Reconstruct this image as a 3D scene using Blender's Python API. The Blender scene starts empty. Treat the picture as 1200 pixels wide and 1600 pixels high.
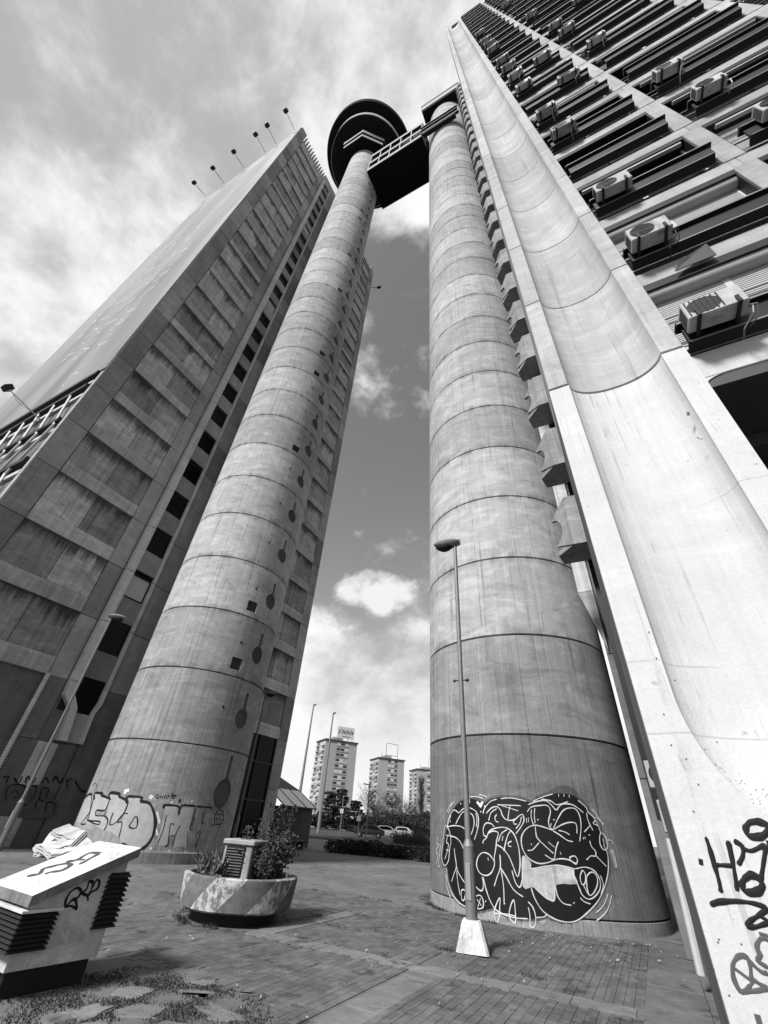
import bpy, bmesh, math, random
from mathutils import Vector, Matrix
from mathutils.geometry import delaunay_2d_cdt
random.seed(7)
R = math.radians
scene = bpy.context.scene
col = scene.collection

# ---------------------------------------------------------------- camera
# world axes follow the buildings: X runs from the office tower to the residential
# tower, Y along the towers' end walls, the viewer stands at the origin
FOC, CX, CY, EYE = 642.0, 600.0, 800.0, 1.6          # focal length and centre in photo pixels
zen = Vector((70.0, 845.0, -FOC)).normalized()        # direction of the verticals' vanishing point
fw = Vector((0, 0, -1)); hz = (fw - zen * fw.dot(zen)).normalized()
rt = hz.cross(zen)
A30 = R(30)
ex = rt * math.cos(A30) - hz * math.sin(A30)
ey = rt * math.sin(A30) + hz * math.cos(A30)
CAMROT = Matrix((ex, ey, zen))                         # camera space -> world space
cam_d = bpy.data.cameras.new('camera'); cam = bpy.data.objects.new('camera', cam_d)
col.objects.link(cam); scene.camera = cam
cam.matrix_world = Matrix.Translation((0, 0, EYE)) @ CAMROT.to_4x4()
cam_d.sensor_fit = 'HORIZONTAL'; cam_d.sensor_width = 36.0
cam_d.lens = FOC / 1200.0 * 36.0
cam_d.clip_start = 0.05; cam_d.clip_end = 6000
def ray(x, y):
    return (CAMROT @ Vector((x - CX, CY - y, -FOC))).normalized()
def on_plane(x, y, axis, val):
    d = ray(x, y); o = Vector((0, 0, EYE)); t = (val - o[axis]) / d[axis]
    return o + d * t

# ---------------------------------------------------------------- world
SUN_AZ, SUN_EL = 191.0, 42.0                           # clockwise from +Y
world = bpy.data.worlds.new('World'); scene.world = world; world.use_nodes = True
wt = world.node_tree; wt.nodes.clear()
def node(nt, typ, **kw):
    n = nt.nodes.new(typ)
    for k, v in kw.items(): setattr(n, k, v)
    return n
def lk(nt, a, b): nt.links.new(a, b)
class NB:
    """tiny helper to write node maths"""
    def __init__(s, nt): s.nt = nt
    def m(s, op, a, b=None, c=None, clamp=False):
        n = node(s.nt, 'ShaderNodeMath', operation=op); n.use_clamp = clamp
        for i, v in enumerate((a, b, c)):
            if v is None: continue
            if isinstance(v, (int, float)): n.inputs[i].default_value = v
            else: lk(s.nt, v, n.inputs[i])
        return n.outputs[0]
    def noise(s, vec, scale, detail=4, rough=.55, dist=0.0):
        n = node(s.nt, 'ShaderNodeTexNoise')
        n.inputs['Scale'].default_value = scale; n.inputs['Detail'].default_value = detail
        n.inputs['Roughness'].default_value = rough; n.inputs['Distortion'].default_value = dist
        lk(s.nt, vec, n.inputs['Vector']); return n.outputs['Fac']
    def mapv(s, vec, scale=(1, 1, 1), loc=(0, 0, 0), rot=(0, 0, 0)):
        n = node(s.nt, 'ShaderNodeMapping'); n.inputs['Scale'].default_value = scale
        n.inputs['Location'].default_value = loc; n.inputs['Rotation'].default_value = rot
        lk(s.nt, vec, n.inputs['Vector']); return n.outputs[0]
    def smooth(s, v, a, b, lo=0.0, hi=1.0):
        n = node(s.nt, 'ShaderNodeMapRange'); n.interpolation_type = 'SMOOTHSTEP'
        lk(s.nt, v, n.inputs['Value'])
        for k, x in (('From Min', a), ('From Max', b), ('To Min', lo), ('To Max', hi)): n.inputs[k].default_value = x
        return n.outputs[0]
    def sep(s, vec):
        n = node(s.nt, 'ShaderNodeSeparateXYZ'); lk(s.nt, vec, n.inputs[0]); return n.outputs
    def comb(s, x, y, z):
        n = node(s.nt, 'ShaderNodeCombineXYZ')
        for i, v in enumerate((x, y, z)):
            if isinstance(v, (int, float)): n.inputs[i].default_value = v
            else: lk(s.nt, v, n.inputs[i])
        return n.outputs[0]
    def dot(s, vec, d):
        n = node(s.nt, 'ShaderNodeVectorMath', operation='DOT_PRODUCT'); lk(s.nt, vec, n.inputs[0])
        n.inputs[1].default_value = d; return n.outputs['Value']
    def mix(s, f, a, b):
        return s.m('ADD', s.m('MULTIPLY', a, s.m('SUBTRACT', 1.0, f)), s.m('MULTIPLY', b, f))
W = NB(wt)
sky = node(wt, 'ShaderNodeTexSky', sky_type='NISHITA', sun_disc=False)
sky.sun_elevation = R(SUN_EL); sky.sun_rotation = R(SUN_AZ)
sky.air_density = 1.0; sky.dust_density = 1.5; sky.ozone_density = 1.0
bw = node(wt, 'ShaderNodeRGBToBW'); lk(wt, sky.outputs[0], bw.inputs[0])
clear = W.m('MULTIPLY', bw.outputs[0], 0.17)          # black and white photograph: the clear sky as a grey
tc = node(wt, 'ShaderNodeTexCoord').outputs['Generated']
sx, sy, sz = W.sep(tc)
up = W.m('MAXIMUM', sz, 0.02)
inv = W.m('DIVIDE', 1.0, W.m('ADD', up, 0.25))
flat = W.comb(sx, sy, W.m('MULTIPLY', sz, 1.5))          # clouds all round, flattened a little
n1 = W.noise(W.mapv(flat, loc=(.7, .2, .4)), 2.4, 8, .52, .1)
n2 = W.noise(W.mapv(flat, loc=(3.1, 7.7, 0)), 5.4, 14, .62, .15)
n3 = W.noise(W.mapv(flat, loc=(9.1, 1.7, 2)), 1.9, 6, .5, .1)
# opening in the clouds between the towers
gap_dir = ray(610, 690)
gap = W.smooth(W.dot(tc, gap_dir), math.cos(R(33)), math.cos(R(15)))
low = W.smooth(sz, .0, .30)                            # haze whitens the sky towards the horizon
thr = W.m('ADD', W.m('MULTIPLY', n1, .70), W.m('MULTIPLY', n2, .30))
thr = W.m('SUBTRACT', thr, W.m('MULTIPLY', W.smooth(sz, .55, .30), W.m('MULTIPLY', gap, .12)))
cover = W.smooth(W.m('ADD', thr, W.m('MULTIPLY', W.m('SUBTRACT', 1.0, gap), .30)), .55, .66)
bd = ray(592, 928); warp = W.noise(tc, 16, 8, .62)
bsq = W.m('ADD', W.m('MULTIPLY', W.m('SUBTRACT', 1.0, W.dot(tc, bd)), 1.0), W.m('MULTIPLY', W.m('POWER', W.m('SUBTRACT', sz, bd.z), 2.0), 1.6))
blob1 = W.smooth(W.m('ADD', bsq, W.m('MULTIPLY', W.m('SUBTRACT', warp, .5), .013)), .0062, .0012)
cover = W.m('MAXIMUM', cover, blob1)
shade = W.smooth(W.m('ADD', W.m('MULTIPLY', n3, .40), W.m('ADD', W.m('MULTIPLY', n1, .22), W.m('MULTIPLY', n2, .38))), .41, .58, .48, 1.0)
cloud = W.mix(blob1, shade, .9)
val = W.mix(cover, clear, cloud)
val = W.mix(W.m('SUBTRACT', 1.0, low), val, .96)
bg = node(wt, 'ShaderNodeBackground'); wo = node(wt, 'ShaderNodeOutputWorld')
gray = node(wt, 'ShaderNodeCombineColor')
for i in range(3): lk(wt, val, gray.inputs[i])
lk(wt, gray.outputs[0], bg.inputs['Color']); bg.inputs['Strength'].default_value = 0.76
lk(wt, bg.outputs[0], wo.inputs['Surface'])

sun_d = bpy.data.lights.new('sun', 'SUN'); sun = bpy.data.objects.new('sun', sun_d); col.objects.link(sun)
sun_d.energy = 5.0; sun_d.angle = R(11); sun_d.color = (1, 1, 1)
sd = Vector((math.sin(R(SUN_AZ)) * math.cos(R(SUN_EL)), math.cos(R(SUN_AZ)) * math.cos(R(SUN_EL)), math.sin(R(SUN_EL))))
sun.rotation_euler = (-sd).to_track_quat('-Z', 'Y').to_euler(); sun.location = (0, 0, 120)
vs = scene.view_settings
vs.view_transform = 'Standard'; vs.look = 'None'; vs.gamma = 1.0; vs.exposure = 0.4; vs.use_curve_mapping = False

# ---------------------------------------------------------------- helpers
def link(o, parent=None):
    col.objects.link(o)
    if parent: o.parent = parent
    return o
def props(o, label=None, cat=None, group=None, kind=None):
    if label: o['label'] = label
    if cat: o['category'] = cat
    if group: o['group'] = group
    if kind: o['kind'] = kind
    return o
def root(name, loc, label, cat, group=None, rz=0.0):
    o = bpy.data.objects.new(name, None); o.location = loc; o.rotation_euler = (0, 0, rz)
    o.empty_display_size = .2
    link(o); return props(o, label, cat, group)
def wloc(p):
    v = Vector((0, 0, 0))
    while p: v += Vector(p.location); p = p.parent
    return v
def place(name, me, parent=None, loc=(0, 0, 0), rot=(0, 0, 0), scale=(1, 1, 1)):
    o = bpy.data.objects.new(name, me); o.location = loc; o.rotation_euler = rot; o.scale = scale
    return link(o, parent)
class G:
    def __init__(s): s.v = []; s.f = []; s.sm = False
    def add(s, vs, fs):
        b = len(s.v); s.v += [tuple(v) for v in vs]; s.f += [[i + b for i in f] for f in fs]; return s
    def box(s, x0, x1, y0, y1, z0, z1):
        return s.add([(x0, y0, z0), (x1, y0, z0), (x1, y1, z0), (x0, y1, z0), (x0, y0, z1), (x1, y0, z1), (x1, y1, z1), (x0, y1, z1)],
                     [(0, 3, 2, 1), (4, 5, 6, 7), (0, 1, 5, 4), (1, 2, 6, 5), (2, 3, 7, 6), (3, 0, 4, 7)])
    def cbox(s, x0, x1, y0, y1, z0, z1, c=.01):
        """box with its upright and front edges chamfered"""
        pts = [(x0 + c, y0), (x1 - c, y0), (x1, y0 + c), (x1, y1 - c), (x1 - c, y1), (x0 + c, y1), (x0, y1 - c), (x0, y0 + c)]
        ins = [(min(max(x, x0 + c), x1 - c), min(max(y, y0 + c), y1 - c)) for x, y in pts]
        return s.loft([[(x, y, z0) for x, y in ins], [(x, y, z0 + c) for x, y in pts], [(x, y, z1 - c) for x, y in pts], [(x, y, z1) for x, y in ins]], cap=True)
    def loft(s, rings, closed=True, cap=False):
        n = len(rings[0]); vs = [p for r in rings for p in r]; fs = []
        for k in range(len(rings) - 1):
            for i in range(n if closed else n - 1):
                j = (i + 1) % n
                fs.append((k * n + i, k * n + j, (k + 1) * n + j, (k + 1) * n + i))
        if cap: fs += [tuple(range(n))[::-1], tuple(range((len(rings) - 1) * n, len(rings) * n))]
        return s.add(vs, fs)
    def prism(s, poly, z0, z1):
        return s.loft([[(x, y, z0) for x, y in poly], [(x, y, z1) for x, y in poly]], cap=True)
    def prism_axis(s, poly, axis, a0, a1):
        """polygon in the two other axes, extruded along axis 0 or 1"""
        def P(u, w, a): return (a, u, w) if axis == 0 else (u, a, w)
        return s.loft([[P(u, w, a0) for u, w in poly], [P(u, w, a1) for u, w in poly]], cap=True)
    def lathe(s, prof, seg=48, c=(0, 0), a0=0.0, a1=2 * math.pi, cap=False):
        full = abs(a1 - a0 - 2 * math.pi) < 1e-6
        n = seg if full else seg + 1
        rings = [[(c[0] + r * math.cos(a0 + (a1 - a0) * i / seg), c[1] + r * math.sin(a0 + (a1 - a0) * i / seg), z) for i in range(n)] for r, z in prof]
        return s.loft(rings, closed=full, cap=cap)
    def tube(s, pts, r, seg=8, r2=None, cap=True):
        pts = [Vector(p) for p in pts]; rings = []
        for i, p in enumerate(pts):
            t = (pts[min(i + 1, len(pts) - 1)] - pts[max(i - 1, 0)]).normalized()
            a = t.orthogonal().normalized() if i == 0 else (a - t * a.dot(t)).normalized()
            b = t.cross(a); rr = r if r2 is None else r + (r2 - r) * i / (len(pts) - 1)
            rings.append([tuple(p + (a * math.cos(2 * math.pi * k / seg) + b * math.sin(2 * math.pi * k / seg)) * rr) for k in range(seg)])
        return s.loft(rings, cap=cap)
    def quad(s, a, b, c, d): return s.add([a, b, c, d], [(0, 1, 2, 3)])
    def xf(s, M, start=0):
        for i in range(start, len(s.v)): s.v[i] = tuple(M @ Vector(s.v[i]))
        return s
    def mesh(s, name, mat, off=(0, 0, 0), smooth=False, fix=True):
        me = bpy.data.meshes.new(name)
        me.from_pydata([(x - off[0], y - off[1], z - off[2]) for x, y, z in s.v], [], s.f); me.update()
        if fix:
            bm = bmesh.new(); bm.from_mesh(me); bmesh.ops.recalc_face_normals(bm, faces=bm.faces); bm.to_mesh(me); bm.free()
        if smooth:
            me.polygons.foreach_set('use_smooth', [True] * len(me.polygons))
            try: me.set_sharp_from_angle(angle=R(35))
            except Exception: pass
        me.materials.append(mat); return me
    def part(s, name, mat, parent=None, smooth=False, local=False, fix=True):
        """one mesh object built in world coordinates (local=True: in the parent's own)"""
        off = Vector((0, 0, 0)) if local or parent is None else wloc(parent)
        if parent is None and not local and s.v:              # a thing of one mesh: origin at its base
            xs = [v[0] for v in s.v]; ys = [v[1] for v in s.v]; zs = [v[2] for v in s.v]
            o0 = Vector(((min(xs) + max(xs)) / 2, (min(ys) + max(ys)) / 2, min(zs)))
            return place(name, s.mesh(name, mat, o0, smooth, fix), None, o0)
        return place(name, s.mesh(name, mat, off, smooth, fix), parent)

# ---------------------------------------------------------------- materials (the photograph is black and white)
MATS = {}
def bsdf(name, rough=.8, spec=.3):
    m = bpy.data.materials.new(name); m.use_nodes = True; nt = m.node_tree
    b = nt.nodes['Principled BSDF']; b.inputs['Roughness'].default_value = rough
    b.inputs['Specular IOR Level'].default_value = spec
    MATS[name] = m; return m, nt, b, NB(nt)
KALB = .60                                                # overall paint and stone lightness
def setgray(nt, b, v):
    k_ = node(nt, 'ShaderNodeMath', operation='MULTIPLY'); k_.inputs[1].default_value = KALB; lk(nt, v, k_.inputs[0]); v = k_.outputs[0]
    g = node(nt, 'ShaderNodeCombineColor')
    for i in range(3): lk(nt, v, g.inputs[i])
    lk(nt, g.outputs[0], b.inputs['Base Color'])
def bump(nt, b, h, dist=.01, strength=.5):
    n = node(nt, 'ShaderNodeBump'); n.inputs['Distance'].default_value = dist; n.inputs['Strength'].default_value = strength
    lk(nt, h, n.inputs['Height']); lk(nt, n.outputs[0], b.inputs['Normal'])
def plain(name, v, rough=.6, spec=.3, metal=0.0, var=.15, scale=6.0, dirt=0.0):
    m, nt, b, N = bsdf(name, rough, spec); b.inputs['Metallic'].default_value = metal
    pos = node(nt, 'ShaderNodeNewGeometry').outputs['Position']
    n = N.noise(pos, scale, 5, .6); rnd = node(nt, 'ShaderNodeObjectInfo').outputs['Random']
    f = N.m('ADD', 1.0, N.m('MULTIPLY', N.m('SUBTRACT', n, .5), var * 2))
    f = N.m('MULTIPLY', f, N.m('ADD', 1 - var / 2, N.m('MULTIPLY', rnd, var)))
    if dirt:
        d = N.smooth(N.noise(N.mapv(pos, (3, 3, .6)), 2.0, 6, .65), .52, .70)
        f = N.m('MULTIPLY', f, N.m('SUBTRACT', 1.0, N.m('MULTIPLY', d, dirt)))
    setgray(nt, b, N.m('MULTIPLY', f, v)); return m
def concrete(name, v, blotch=.35, streak=.35, rnd_amt=.16, seams=False, boards=.0, stain=0.0, rough=.88, fine=.16, weather=0.0, pours=False):
    m, nt, b, N = bsdf(name, rough, .2)
    geo = node(nt, 'ShaderNodeNewGeometry'); pos = geo.outputs['Position']
    oi = node(nt, 'ShaderNodeObjectInfo'); rnd = oi.outputs['Random']
    tcn = node(nt, 'ShaderNodeTexCoord'); ob = tcn.outputs['Object']; gen = tcn.outputs['Generated']
    big = N.noise(pos, .55, 6, .6, .3)
    big2 = N.noise(N.mapv(pos, (1, 1, .7), (5, 9, 2)), 2.3, 6, .62)
    st = N.noise(N.mapv(pos, (5.5, 5.5, .16)), 1.0, 6, .66)
    fi = N.noise(pos, 38, 4, .6)
    f = N.m('ADD', 1.0, N.m('MULTIPLY', N.m('SUBTRACT', big, .5), blotch * 2))
    f = N.m('ADD', f, N.m('MULTIPLY', N.m('SUBTRACT', big2, .5), blotch * 1.2))
    f = N.m('ADD', f, N.m('MULTIPLY', N.m('SUBTRACT', st, .5), streak * 2))
    f = N.m('ADD', f, N.m('MULTIPLY', N.m('SUBTRACT', fi, .5), fine * 2))
    f = N.m('MULTIPLY', f, N.m('ADD', 1 - rnd_amt, N.m('MULTIPLY', rnd, 2 * rnd_amt)))
    h = N.m('ADD', N.m('MULTIPLY', fi, .4), N.m('MULTIPLY', big2, .5))
    if boards:                                            # marks of the upright formwork boards
        bo = N.noise(N.mapv(pos, (16, 16, .05)), 1.0, 3, .5)
        f = N.m('ADD', f, N.m('MULTIPLY', N.m('SUBTRACT', bo, .5), boards * 2)); h = N.m('ADD', h, bo)
    if stain:                                             # dark runs of dirt from the top edge of each piece
        gz = N.sep(gen)[2]
        sr = N.noise(N.mapv(pos, (9, 9, .35)), 1.0, 5, .7)
        reach = N.noise(N.mapv(pos, (1.2, 1.2, .3)), 1.0, 3, .5)
        e = N.m('ADD', N.m('MULTIPLY', gz, .55), N.m('ADD', N.m('MULTIPLY', sr, .5), N.m('MULTIPLY', reach, .45)))
        f = N.m('MULTIPLY', f, N.m('SUBTRACT', 1.0, N.m('MULTIPLY', N.smooth(e, .80, 1.02), stain)))
    if seams:                                             # upright joints between formwork panels, a few on each ring
        ox, oy, oz = N.sep(ob)
        ang = N.m('DIVIDE', N.m('ARCTAN2', oy, ox), R(36))
        ph = N.m('ADD', ang, N.m('ADD', 20.0, N.m('MULTIPLY', N.m('FLOOR', N.m('MULTIPLY', rnd, 3)), .07)))
        fr = N.m('ABSOLUTE', N.m('SUBTRACT', N.m('FRACT', ph), .5))
        ln = N.smooth(fr, .002, .009, 1.0, 0.0)
        brk = N.smooth(N.noise(pos, 1.4, 3), .40, .58)
        f = N.m('MULTIPLY', f, N.m('SUBTRACT', 1.0, N.m('MULTIPLY', N.m('MULTIPLY', ln, brk), .55)))
        gz = N.sep(gen)[2]                                 # rust and lime along the construction joints
        jn = N.m('ADD', N.smooth(gz, .88, 1.0), N.smooth(gz, .14, .0))
        jn = N.m('MULTIPLY', jn, N.smooth(N.noise(N.mapv(pos, (2.5, 2.5, 1)), 1.0, 4), .42, .62))
        f = N.m('MULTIPLY', f, N.m('SUBTRACT', 1.0, N.m('MULTIPLY', jn, .38)))
    if weather:                                           # lime patches and sharp-edged dark runs
        pt = N.noise(N.mapv(pos, (1, 1, 2.6), (11, 3, 7)), .9, 9, .68, .8)
        f = N.m('MULTIPLY', f, N.m('ADD', 1.0, N.m('MULTIPLY', N.smooth(pt, .50, .62), weather * .30)))
        f = N.m('MULTIPLY', f, N.m('SUBTRACT', 1.0, N.m('MULTIPLY', N.smooth(pt, .47, .36), weather * .25)))
        rn2 = N.noise(N.mapv(pos, (8, 8, .22), (2, 8, 1)), 1.0, 6, .7)
        f = N.m('MULTIPLY', f, N.m('SUBTRACT', 1.0, N.m('MULTIPLY', N.smooth(rn2, .56, .70), weather * .55)))
        f = N.m('MULTIPLY', f, N.m('ADD', 1.0, N.m('MULTIPLY', N.smooth(rn2, .42, .32), weather * .22)))
        g2 = N.noise(N.mapv(pos, (1, 1, 1), (4, 4, 4)), 14, 4, .7)
        f = N.m('MULTIPLY', f, N.m('SUBTRACT', 1.0, N.m('MULTIPLY', N.smooth(g2, .62, .74), weather * .22)))
    if pours:                                             # faint construction lines and drips under old paint
        pz = N.sep(pos)[2]
        for zz in (3.05, 2.42, 4.9):
            ln2 = N.smooth(N.m('ABSOLUTE', N.m('SUBTRACT', N.m('ADD', pz, N.m('MULTIPLY', big2, .03)), zz)), .004, .012, 1.0, 0.0)
            f = N.m('MULTIPLY', f, N.m('SUBTRACT', 1.0, N.m('MULTIPLY', N.m('MULTIPLY', ln2, N.smooth(big, .40, .55)), .22)))
        dr = N.noise(N.mapv(pos, (22, 22, .5), (1, 2, 3)), 1.0, 3, .6)
        f = N.m('MULTIPLY', f, N.m('SUBTRACT', 1.0, N.m('MULTIPLY', N.m('MULTIPLY', N.smooth(dr, .60, .66), N.smooth(big2, .45, .6)), .22)))
    sp = N.smooth(N.noise(pos, 7.0, 3, .5), .70, .76)       # chips and spots
    f = N.m('MULTIPLY', f, N.m('SUBTRACT', 1.0, N.m('MULTIPLY', sp, .30)))
    setgray(nt, b, N.m('MAXIMUM', N.m('MULTIPLY', f, v), .01)); bump(nt, b, h, .014, .6); return m
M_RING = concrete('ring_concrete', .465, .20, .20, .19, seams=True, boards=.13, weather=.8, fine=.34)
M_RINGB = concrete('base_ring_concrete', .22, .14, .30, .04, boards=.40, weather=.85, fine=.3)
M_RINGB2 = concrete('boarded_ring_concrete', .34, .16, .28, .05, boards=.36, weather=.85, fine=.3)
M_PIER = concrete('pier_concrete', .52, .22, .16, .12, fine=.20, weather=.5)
M_PANEL = concrete('slab_panel_concrete', .39, .40, .25, .36, stain=.0, weather=.45, fine=.25)
M_RECESS = concrete('recessed_panel_concrete', .46, .34, .55, .38, stain=.78, weather=.95, fine=.28)
M_LEDGE = concrete('ledge_concrete', .55, .30, .65, .16, fine=.3, weather=.5)
M_BEAM = concrete('beam_concrete', .46, .45, .15, .12, fine=.2, weather=.4)
M_DARKC = concrete('dark_concrete', .19, .3, .3, .1, weather=.5)
M_RIB = concrete('rib_concrete', .42, .25, .2, .10, weather=.4)
M_SHAFT = concrete('shaft_rib_concrete', .70, .25, .2, .08, weather=.4)
M_WHITEC = concrete('white_painted_concrete', .73, .07, .07, .01, fine=.10, rough=.75, weather=.17, boards=.07, pours=True)
M_WHITED = concrete('weathered_white_paint', .74, .35, .25, .05, fine=.35, weather=.95)
M_VENT = concrete('vent_concrete', .64, .30, .22, .04, fine=.3, weather=.9)
M_POLE = plain('galvanised_steel', .26, .55, .4, .3, .2)
M_POLEL = plain('painted_pole', .34, .6, .3, 0, .25)
M_DARKM = plain('dark_metal', .009, .55, .3, .0, .3)
M_EDGE = plain('worn_metal_edge', .30, .5, .4, .4, .3, 4)
M_BLACK = plain('black_louvre', .018, .6, .25, 0, .3)
M_LOUV = plain('grey_louvre', .10, .55, .3, 0, .3)
M_ACW = plain('air_conditioner_casing', .52, .55, .3, 0, .40, 7, dirt=.5)
M_FRAME = plain('white_frame', .66, .5, .3, 0, .12)
M_SHUT = plain('roller_shutter', .60, .55, .3, 0, .12)
M_BOX = plain('shutter_box', .46, .5, .35, 0, .2, 3)
M_SOFF = plain('grey_soffit', .085, .5, .3, 0, .15)
M_DUNDER = plain('dark_soffit', .016, .85, .1, 0, .3, 2)
M_FASC = plain('pale_fascia', .42, .7, .2, 0, .2, 2)
M_CARD = plain('cardboard', .78, .9, .1, 0, .22, 5)
M_LITTER = plain('litter_paper', .42, .9, .1, 0, .3)
M_SPRAYB = plain('black_spray_paint', .010, .6, .25, 0, .4, 10)
M_SPRAYW = plain('white_spray_paint', .9, .7, .2, 0, .18, 14)
M_SPRAYG = plain('grey_spray_paint', .11, .7, .2, 0, .3, 10)
M_SPRAYS = plain('silver_spray_paint', .52, .6, .3, .0, .35, 4)
M_KEY = concrete('keyhole_infill', .11, .25, .2, .15)
M_SOIL = plain('soil', .03, .95, .1, 0, .4)
M_LEAF = plain('leaf', .055, .6, .3, 0, .5, 3)
M_LEAFL = plain('light_leaf', .13, .55, .3, 0, .45, 3)
M_LEAFD = plain('dark_needles', .022, .7, .2, 0, .5, 2)
M_TWIG = plain('bare_twig', .06, .9, .1, 0, .4, 1)
M_BARK = plain('bark', .05, .9, .1, 0, .4)
M_GRASS = plain('grass_blade', .05, .7, .2, 0, .5, 4)
M_BLDG = concrete('far_block_render', .42, .14, .10, .03, fine=.04)
M_BLDGD = plain('far_block_roof', .07, .8, .2)
M_FWIN = plain('far_window_glass', .03, .15, .5, 0, .4)
M_TYRE = plain('tyre', .02, .9, .1)
M_CARD1 = plain('dark_car_paint', .03, .25, .5, 0, .1)
M_CARW = plain('white_car_paint', .65, .25, .5, 0, .1)
M_BANF = plain('banner_print_edge', .5, .7, .2)
m, nt, b, N = bsdf('window_glass', .15, .06); setgray(nt, b, N.m('MULTIPLY', node(nt, 'ShaderNodeObjectInfo').outputs['Random'], .02)); M_GLASS = m
m, nt, b, N = bsdf('translucent_canopy', .35, .4); b.inputs['Base Color'].default_value = (.55, .55, .55, 1); M_CANOPY = m
# ---------------------------------------------------------------- ground
def ground_material(name, v, kind):
    m, nt, b, N = bsdf(name, .9, .25)
    pos = node(nt, 'ShaderNodeNewGeometry').outputs['Position']
    a = N.noise(pos, .45, 7, .62, .4); c = N.noise(pos, 3.5, 6, .65); d = N.noise(pos, 45, 4, .6)
    f = N.m('ADD', 1.0, N.m('MULTIPLY', N.m('SUBTRACT', a, .5), 1.5))
    f = N.m('ADD', f, N.m('MULTIPLY', N.m('SUBTRACT', c, .5), 1.1))
    f = N.m('ADD', f, N.m('MULTIPLY', N.m('SUBTRACT', d, .5), .5))
    st = N.smooth(N.noise(N.mapv(pos, (1, 1, 1), (3, 1, 0)), 1.5, 7, .68), .55, .66)       # damp, dirty patches
    f = N.m('MULTIPLY', f, N.m('SUBTRACT', 1.0, N.m('MULTIPLY', st, .60)))
    if kind == 'brick':
        rn = node(nt, 'ShaderNodeObjectInfo').outputs['Random']
        cell = node(nt, 'ShaderNodeTexWhiteNoise'); 
        px, py, pz = N.sep(pos)
        lk(nt, N.comb(N.m('FLOOR', N.m('MULTIPLY', px, 1 / .122)), N.m('FLOOR', N.m('MULTIPLY', py, 1 / .244)), 0.0), cell.inputs['Vector'])
        f = N.m('MULTIPLY', f, N.m('ADD', .78, N.m('MULTIPLY', cell.outputs['Value'], .42)))
    sp = N.smooth(N.noise(pos, 13, 2, .5), .74, .77)
    f = N.m('ADD', f, N.m('MULTIPLY', sp, .9))
    setgray(nt, b, N.m('MAXIMUM', N.m('MULTIPLY', f, v), .008)); bump(nt, b, N.m('ADD', d, c), .01, .5); return m
M_GROUND = ground_material('worn_paving', .19, 'plain')
M_BRICK = ground_material('paving_brick_clay', .16, 'brick')
M_BAND = ground_material('concrete_band', .24, 'plain')
M_SLABG = ground_material('concrete_apron', .19, 'plain')
M_STONE = ground_material('pale_stone', .25, 'plain')
M_ROAD = ground_material('asphalt', .06, 'plain')
M_LINE = plain('road_paint', .45, .8, .2, 0, .3)
g = G(); n = 60                                            # one sheet, gently uneven, to the horizon
g.quad((-2500, -600, 0), (2500, -600, 0), (2500, 4000, 0), (-2500, 4000, 0))
ground = props(g.part('ground', M_GROUND, None, fix=False), kind='structure', label='grey worn paving of the open square')
# brick paving in front of the right cylinder, rows running away from the viewer
pave = bpy.data.objects.new('brick_pavement', None); link(pave); props(pave, kind='structure', label='brick pavement laid in straight rows with concrete bands')
bw_, bl_, gp = .116, .238, .004
gb = G(); gb.loft([[(-bw_/2+gp/2, -bl_/2+gp/2, 0), (bw_/2-gp/2, -bl_/2+gp/2, 0), (bw_/2-gp/2, bl_/2-gp/2, 0), (-bw_/2+gp/2, bl_/2-gp/2, 0)],
                   [(-bw_/2+gp/2, -bl_/2+gp/2, .018), (bw_/2-gp/2, -bl_/2+gp/2, .018), (bw_/2-gp/2, bl_/2-gp/2, .018), (-bw_/2+gp/2, bl_/2-gp/2, .018)],
                   [(-bw_/2+.007, -bl_/2+.007, .021), (bw_/2-.007, -bl_/2+.007, .021), (bw_/2-.007, bl_/2-.007, .021), (-bw_/2+.007, bl_/2-.007, .021)]])
gb.f.append([8, 9, 10, 11])
brick_me = gb.mesh('brick', M_BRICK, fix=False)
RC = Vector((-3.09, 15.77)); RR = 3.05                     # right stair tower
LC = Vector((-17.76, 14.51)); LR = 2.92                    # left stair tower
def band_at(x, y):
    return (-3.42 < x < -2.96 and 4.2 < y < 9.0) or (7.62 < y - .06 * (x + 5) < 8.02 and -6.4 < x < -.62) or (-6.45 < x < -6.05 and y > 7.6 and y < 11)
spots = []
ix = 0; x = -10.6
while x < -.62:
    y = 4.9 + (bl_ / 2 if ix % 2 else 0)
    while y < 13.2:
        keep = not band_at(x, y) and (Vector((x, y)) - RC).length > RR + .16 and (Vector((x, y)) - Vector((-7.35, 8.35))).length > 1.0
        edge = min((x + 10.6) * .5, y - 4.9, (13.2 - y))
        if y < 5.45 + .25 * math.sin(x * 3.1) + .12 * math.sin(x * 9.0) - max(0, x + 4.2) * 1.2: keep = False
        if edge < .35 + .3 * math.sin(x * 4 + y * 5): keep = False
        if random.random() < .006: keep = False
        if keep: spots.append((x, y))
        y += bl_
    x += bw_; ix += 1
def in_view(x, y):
    p = cam.matrix_world.inverted() @ Vector((x, y, 0))
    u = CX + FOC * p.x / -p.z; v = CY - FOC * p.y / -p.z
    return p.z < 0 and 0 < u < 1200 and 0 < v < 1600
spots.sort(key=lambda p: (not in_view(*p), p[0] ** 2 + p[1] ** 2))
for (x, y) in spots[:300]:
    place('brick', brick_me, pave, (x, y, -.011 + random.uniform(-.0015, .001)), (random.uniform(-.006, .006), random.uniform(-.006, .006), random.uniform(-.006, .006)))
gr = G()
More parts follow.
